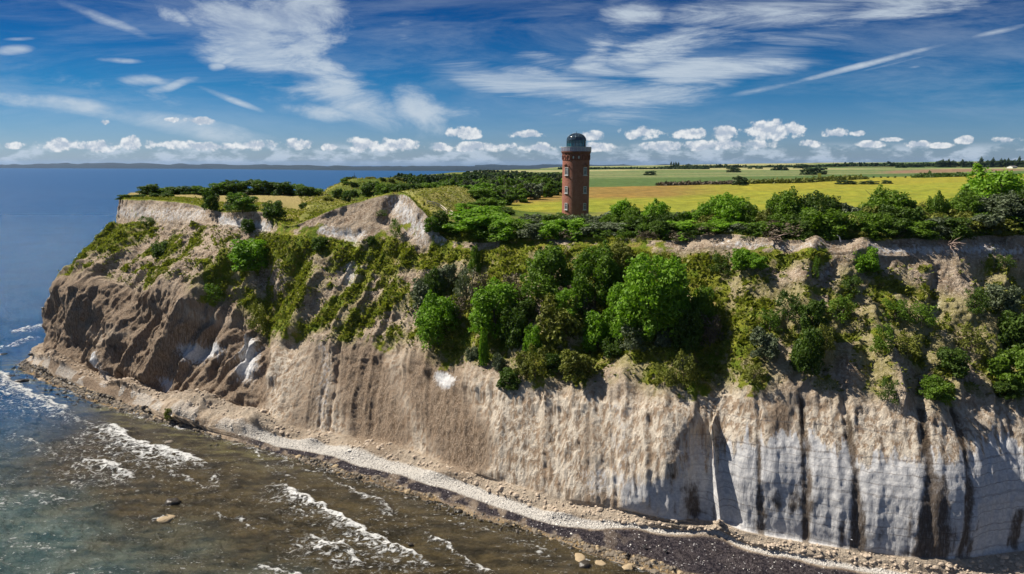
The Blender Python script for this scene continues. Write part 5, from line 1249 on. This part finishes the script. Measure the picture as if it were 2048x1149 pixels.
# ================================================================== STONES
m_peb = simple('chalk_pebble', (.58, .55, .50), .85, 0, .35, 3); mst = simple('beach_rock', (.17, .14, .105), .8, 0, .6, 1.3, .15)
mdk = simple('wet_dark_rock', (.045, .038, .030), .35, 0, .4, 2, .1); mpl = simple('pale_sandy_rock', (.34, .26, .16), .85, 0, .3, 2, .15)
ico = [];
t_ = (1 + 5 ** .5) / 2
IV = np.array([(-1,t_,0),(1,t_,0),(-1,-t_,0),(1,-t_,0),(0,-1,t_),(0,1,t_),(0,-1,-t_),(0,1,-t_),(t_,0,-1),(t_,0,1),(-t_,0,-1),(-t_,0,1)]) / 1.9
IF = np.array([(0,11,5),(0,5,1),(0,1,7),(0,7,10),(0,10,11),(1,5,9),(5,11,4),(11,10,2),(10,7,6),(7,1,8),(3,9,4),(3,4,2),(3,2,6),(3,6,8),(3,8,9),(4,9,5),(2,4,11),(6,2,10),(8,6,7),(9,8,1)])
def stones(name, lab, P, size, mat, seed):
    rs = np.random.default_rng(seed); n = len(P); s_ = size * np.exp(rs.normal(size=(n, 1, 1)) * .42)
    q = IV[None] * s_ * rs.uniform(.6, 1.3, (n, 1, 3)) * np.array([1, 1, .6]) * (1 + rs.normal(size=(n, 12, 1)) * .14) + P[:, None]
    Fc = (IF[None] + np.arange(n)[:, None, None] * 12).reshape(-1, 3)
    me = mesh_np(name, q.reshape(-1, 3), Fc, mat, False); o_ = obj(name, me); tag(o_, lab, 'stones', kind='stuff'); return o_
rk = BB[..., 2].reshape(-1); shv = BB[..., 0].reshape(-1); wv = BB[..., 1].reshape(-1)
idx = rs.choice(np.where(vis & (rk > .4))[0], 3800); stones('shore_stones', 'brown stones strewn along the water line', vn_[idx], .24, mst, 1)
idx = rs.choice(np.where(vis & (rk > .3))[0], 1500); stones('sandy_stones', 'ochre flat stones along the water line', vn_[idx], .19, mpl, 2)
idx = rs.choice(np.where(vis & (shv > .4))[0], 3000); stones('white_pebbles', 'white chalk pebbles on the upper beach', vn_[idx], .085, m_peb, 3)
idx = rs.choice(np.where(vis & ((wv > .4) | (rk > .4)))[0], 350); stones('flint_pebbles', 'pale pebbles lying in the dark seaweed', vn_[idx], .075, m_peb, 4)
dm = (debris * (T > 2.1)).reshape(-1)
idx = rs.choice(np.where(vis & (dm > .5))[0], 1500); stones('fallen_rubble', 'lumps of fallen chalk and earth at the cliff foot', vn_[idx], .22, simple('earth_lump', (.42, .34, .26), .9, 0, .25, 2), 5)
idx = rs.choice(np.where(vis & (rk > .25) & (CX.reshape(-1) < 720))[0], 2600); stones('wet_shore_stones', 'dark wet stones along the water edge below the headland', vn_[idx] - np.array([0, 0, .05]), .25, mdk, 8)
# stones standing in the shallows
P = []
for k in range(1700):
    a_ = rs.uniform(0, 1); i = rs.integers(8, NS - 1); p = LR[i, 1] * (1 - a_) + LR[i + 1, 1] * a_; q = LR[i, 0] * (1 - a_) + LR[i + 1, 0] * a_; d = (q - p) / 40
    p = p + d * abs(rs.normal()) * 3.6; P.append((p[0], p[1], SEA + rs.uniform(-.12, .1)))
stones('shallow_water_stones', 'dark stones breaking the shallow water by the beach', np.array(P), .20, mdk, 6)
def boulder(px, py, wpx, mat, lab, flat=.5, seed=0):
    import bmesh
    p = at_z(px, py, SEA) if True else None
    c_ = cast(px, py)
    if c_ is not None and c_.z > SEA + .1: p = np.array(c_)
    bm = bmesh.new(); bmesh.ops.create_icosphere(bm, subdivisions=3, radius=1)
    s_ = wpx / F * np.hypot(p[1], 50) / 2
    for v in bm.verts:
        k = .55 + .9 * float(fbm(np.array([v.co.x * 1.3 + seed, v.co.y * 1.3, v.co.z * 1.3]), 3, 300 + seed)); v.co = Vector((v.co.x * k, v.co.y * k * .8, v.co.z * k * flat)) * s_
    me = bpy.data.meshes.new('boulder'); bm.to_mesh(me); bm.free(); me.materials.append(mat); me.polygons.foreach_set('use_smooth', [True] * len(me.polygons))
    o_ = obj('boulder', me, None, (p[0], p[1], p[2] + s_ * flat * .1)); o_.rotation_euler.z = seed; tag(o_, lab, 'boulder')
for i, (px, py, wp, mt, lb, fl_) in enumerate([(347,1008,30,mdk,'large dark wet boulder in the brown shallows, left',.6),(328,1041,38,mpl,'pale flat boulder awash below the large dark boulder',.35),(350,979,13,mdk,'small dark boulder above the large dark one in the water',.6),(339,886,16,mst,'tan stone in the shallows near the beach bend',.5),
  (43,764,22,mdk,'long dark boulder in the surf at the headland',.45),(19,754,13,mdk,'small dark boulder in the surf left of the long one',.5),(65,709,15,mdk,'dark boulder lying on the headland beach',.5),(6,711,16,mdk,'dark boulder at the left border off the headland',.5),(26,667,8,mdk,'tiny dark rock in the waves behind the headland',.6),(86,617,8,mdk,'tiny dark rock at sea beside the headland cliff',.6),
  (1169,1133,26,mdk,'dark wet boulder with white patches by the rock ledge',.7),(1160,1118,34,mpl,'sandy rock ledge sticking out of the weedy beach',.3),(1200,1128,24,mpl,'low sandy rock right of the rock ledge',.35),(1258,1138,30,mpl,'sandy rock carrying dark birds at the bottom edge',.45),(967,1079,10,mdk,'dark stone alone in the brown shallows, middle',.6),(821,1089,12,mdk,'dark stone awash between two foam lines',.5),(698,1127,14,mdk,'dark stone in front of the long breaker',.5),(1102,1080,10,mpl,'small pale stone on the edge of shallows',.6),(1000,1062,8,mdk,'small dark stone close to the weed line',.6)]):
    boulder(px, py, wp, mt, lb, fl_, i)

# ================================================================== BIRDS
mblk = simple('dark_plumage', (.018, .017, .018), .6, 0, .2); mgull = simple('white_plumage', (.8, .8, .8), .7, 0, .05); mgw = simple('grey_wing', (.35, .37, .40), .7, 0, .1)
def ell(m, c, r_, n=10, M_=None):
    V_ = []; F_ = []
    for j in range(n // 2 + 1):
        t_ = math.pi * j / (n // 2)
        for i in range(n): a = 2 * math.pi * i / n; V_.append((c[0] + r_[0] * math.sin(t_) * math.cos(a), c[1] + r_[1] * math.sin(t_) * math.sin(a), c[2] + r_[2] * math.cos(t_)))
    for j in range(n // 2):
        for i in range(n): F_.append((j * n + i, (j + 1) * n + i, (j + 1) * n + (i + 1) % n, j * n + (i + 1) % n))
    m.add(V_, F_, M_)
for i, (px, py, lb) in enumerate([(1254,1115,'dark bird spreading its wings at the weed edge, leftmost'),(1332,1106,'dark bird perched alone highest on the black weed'),(1290,1098,'dark bird sitting on weed nearest the white shingle'),(1311,1128,'slender dark bird upright right of the sandy rock'),(1274,1131,'dark bird perched on top of the sandy rock'),(1301,1137,'dark bird standing between sandy rock and slender bird'),(1348,1145,'dark bird upright at the bottom edge, rightmost'),(1267,1142,'dark bird low on the sandy rock at the bottom edge')]):
    p = cast(px, py) or Vector(at_z(px, py, -41.5)); e = empty('dark_bird', tuple(p), -.6 + i * .5); tag(e, lb, 'bird')
    m = MB(); m.tube([(-.30, 0, .12), (-.18, 0, .22), (0, 0, .34), (.12, 0, .50), (.15, 0, .66), (.17, 0, .74), (.24, 0, .76)], [.02, .09, .125, .08, .042, .05, .025], 8); m.tube([(.24, 0, .76), (.36, 0, .75)], [.02, .008], 5); m.build('body', mblk, e, True)
    for sg in (-1, 1):
        m = MB(); up_ = .34 if i == 0 else .06
        m.add([(.10, sg * .10, .44), (-.05, sg * .11, .22), (-.30, sg * (.12 + up_), .16 + up_ * .5), (-.10, sg * (.16 + up_ * 1.6), .34 + up_ * .8), (.10, sg * .13, .45), (-.05, sg * .15, .22), (-.30, sg * (.15 + up_), .17 + up_ * .5), (-.10, sg * (.19 + up_ * 1.6), .35 + up_ * .8)], [(0,1,2,3),(4,7,6,5),(0,4,5,1),(1,5,6,2),(2,6,7,3),(3,7,4,0)]); m.build('wing', mblk, e)
        m = MB(); m.tube([(0, sg * .05, .22), (.02, sg * .06, 0)], .018, 5); m.build('leg', mblk, e)
p = at_y(1700, 1079, 90.0); e = empty('gull', tuple(p), 2.6); tag(e, 'white gull flying with raised wings before the dark wall foot', 'bird')
m = MB(); m.tube([(-.30, 0, 0), (-.16, 0, .01), (0, 0, .02), (.16, 0, .04), (.24, 0, .06), (.30, 0, .05)], [.05, .07, .10, .08, .06, .03], 8); m.tube([(.30, 0, .05), (.37, 0, .035)], [.018, .006], 5); m.build('body', mgull, e, True)
for sg in (-1, 1):
    m = MB(); A = [(.12, sg * .06, .05), (-.10, sg * .06, .05), (-.12, sg * .34, .34), (.10, sg * .34, .36), (-.18, sg * .52, .80), (-.04, sg * .50, .78)]
    V_ = A + [(x, y + sg * .02, z + .02) for x, y, z in A]; m.add(V_, [(0,1,2,3),(3,2,4,5),(6,9,8,7),(9,11,10,8),(0,3,9,6),(3,5,11,9),(1,7,8,2),(2,8,10,4),(4,10,11,5)]); m.build('wing', mgull if sg < 0 else mgw, e)

# ================================================================== THE AIR
bm_ = MB(); bm_.box((0, 14000, 75), (62000, 56000, 250)); 
mh, t, o = newmat('haze_air'); pv = t.new('ShaderNodeVolumePrincipled'); pv.inputs['Color'].default_value = (.34, .58, 1.0, 1); pv.inputs['Density'].default_value = HAZE; pv.inputs['Anisotropy'].default_value = .1; t.link(pv.outputs[0], o.inputs['Volume'])
if HAZE > 0:
    hz = bm_.build('haze', mh); hz['kind'] = 'stuff'; hz['label'] = 'thin bluish haze over the far land and water'
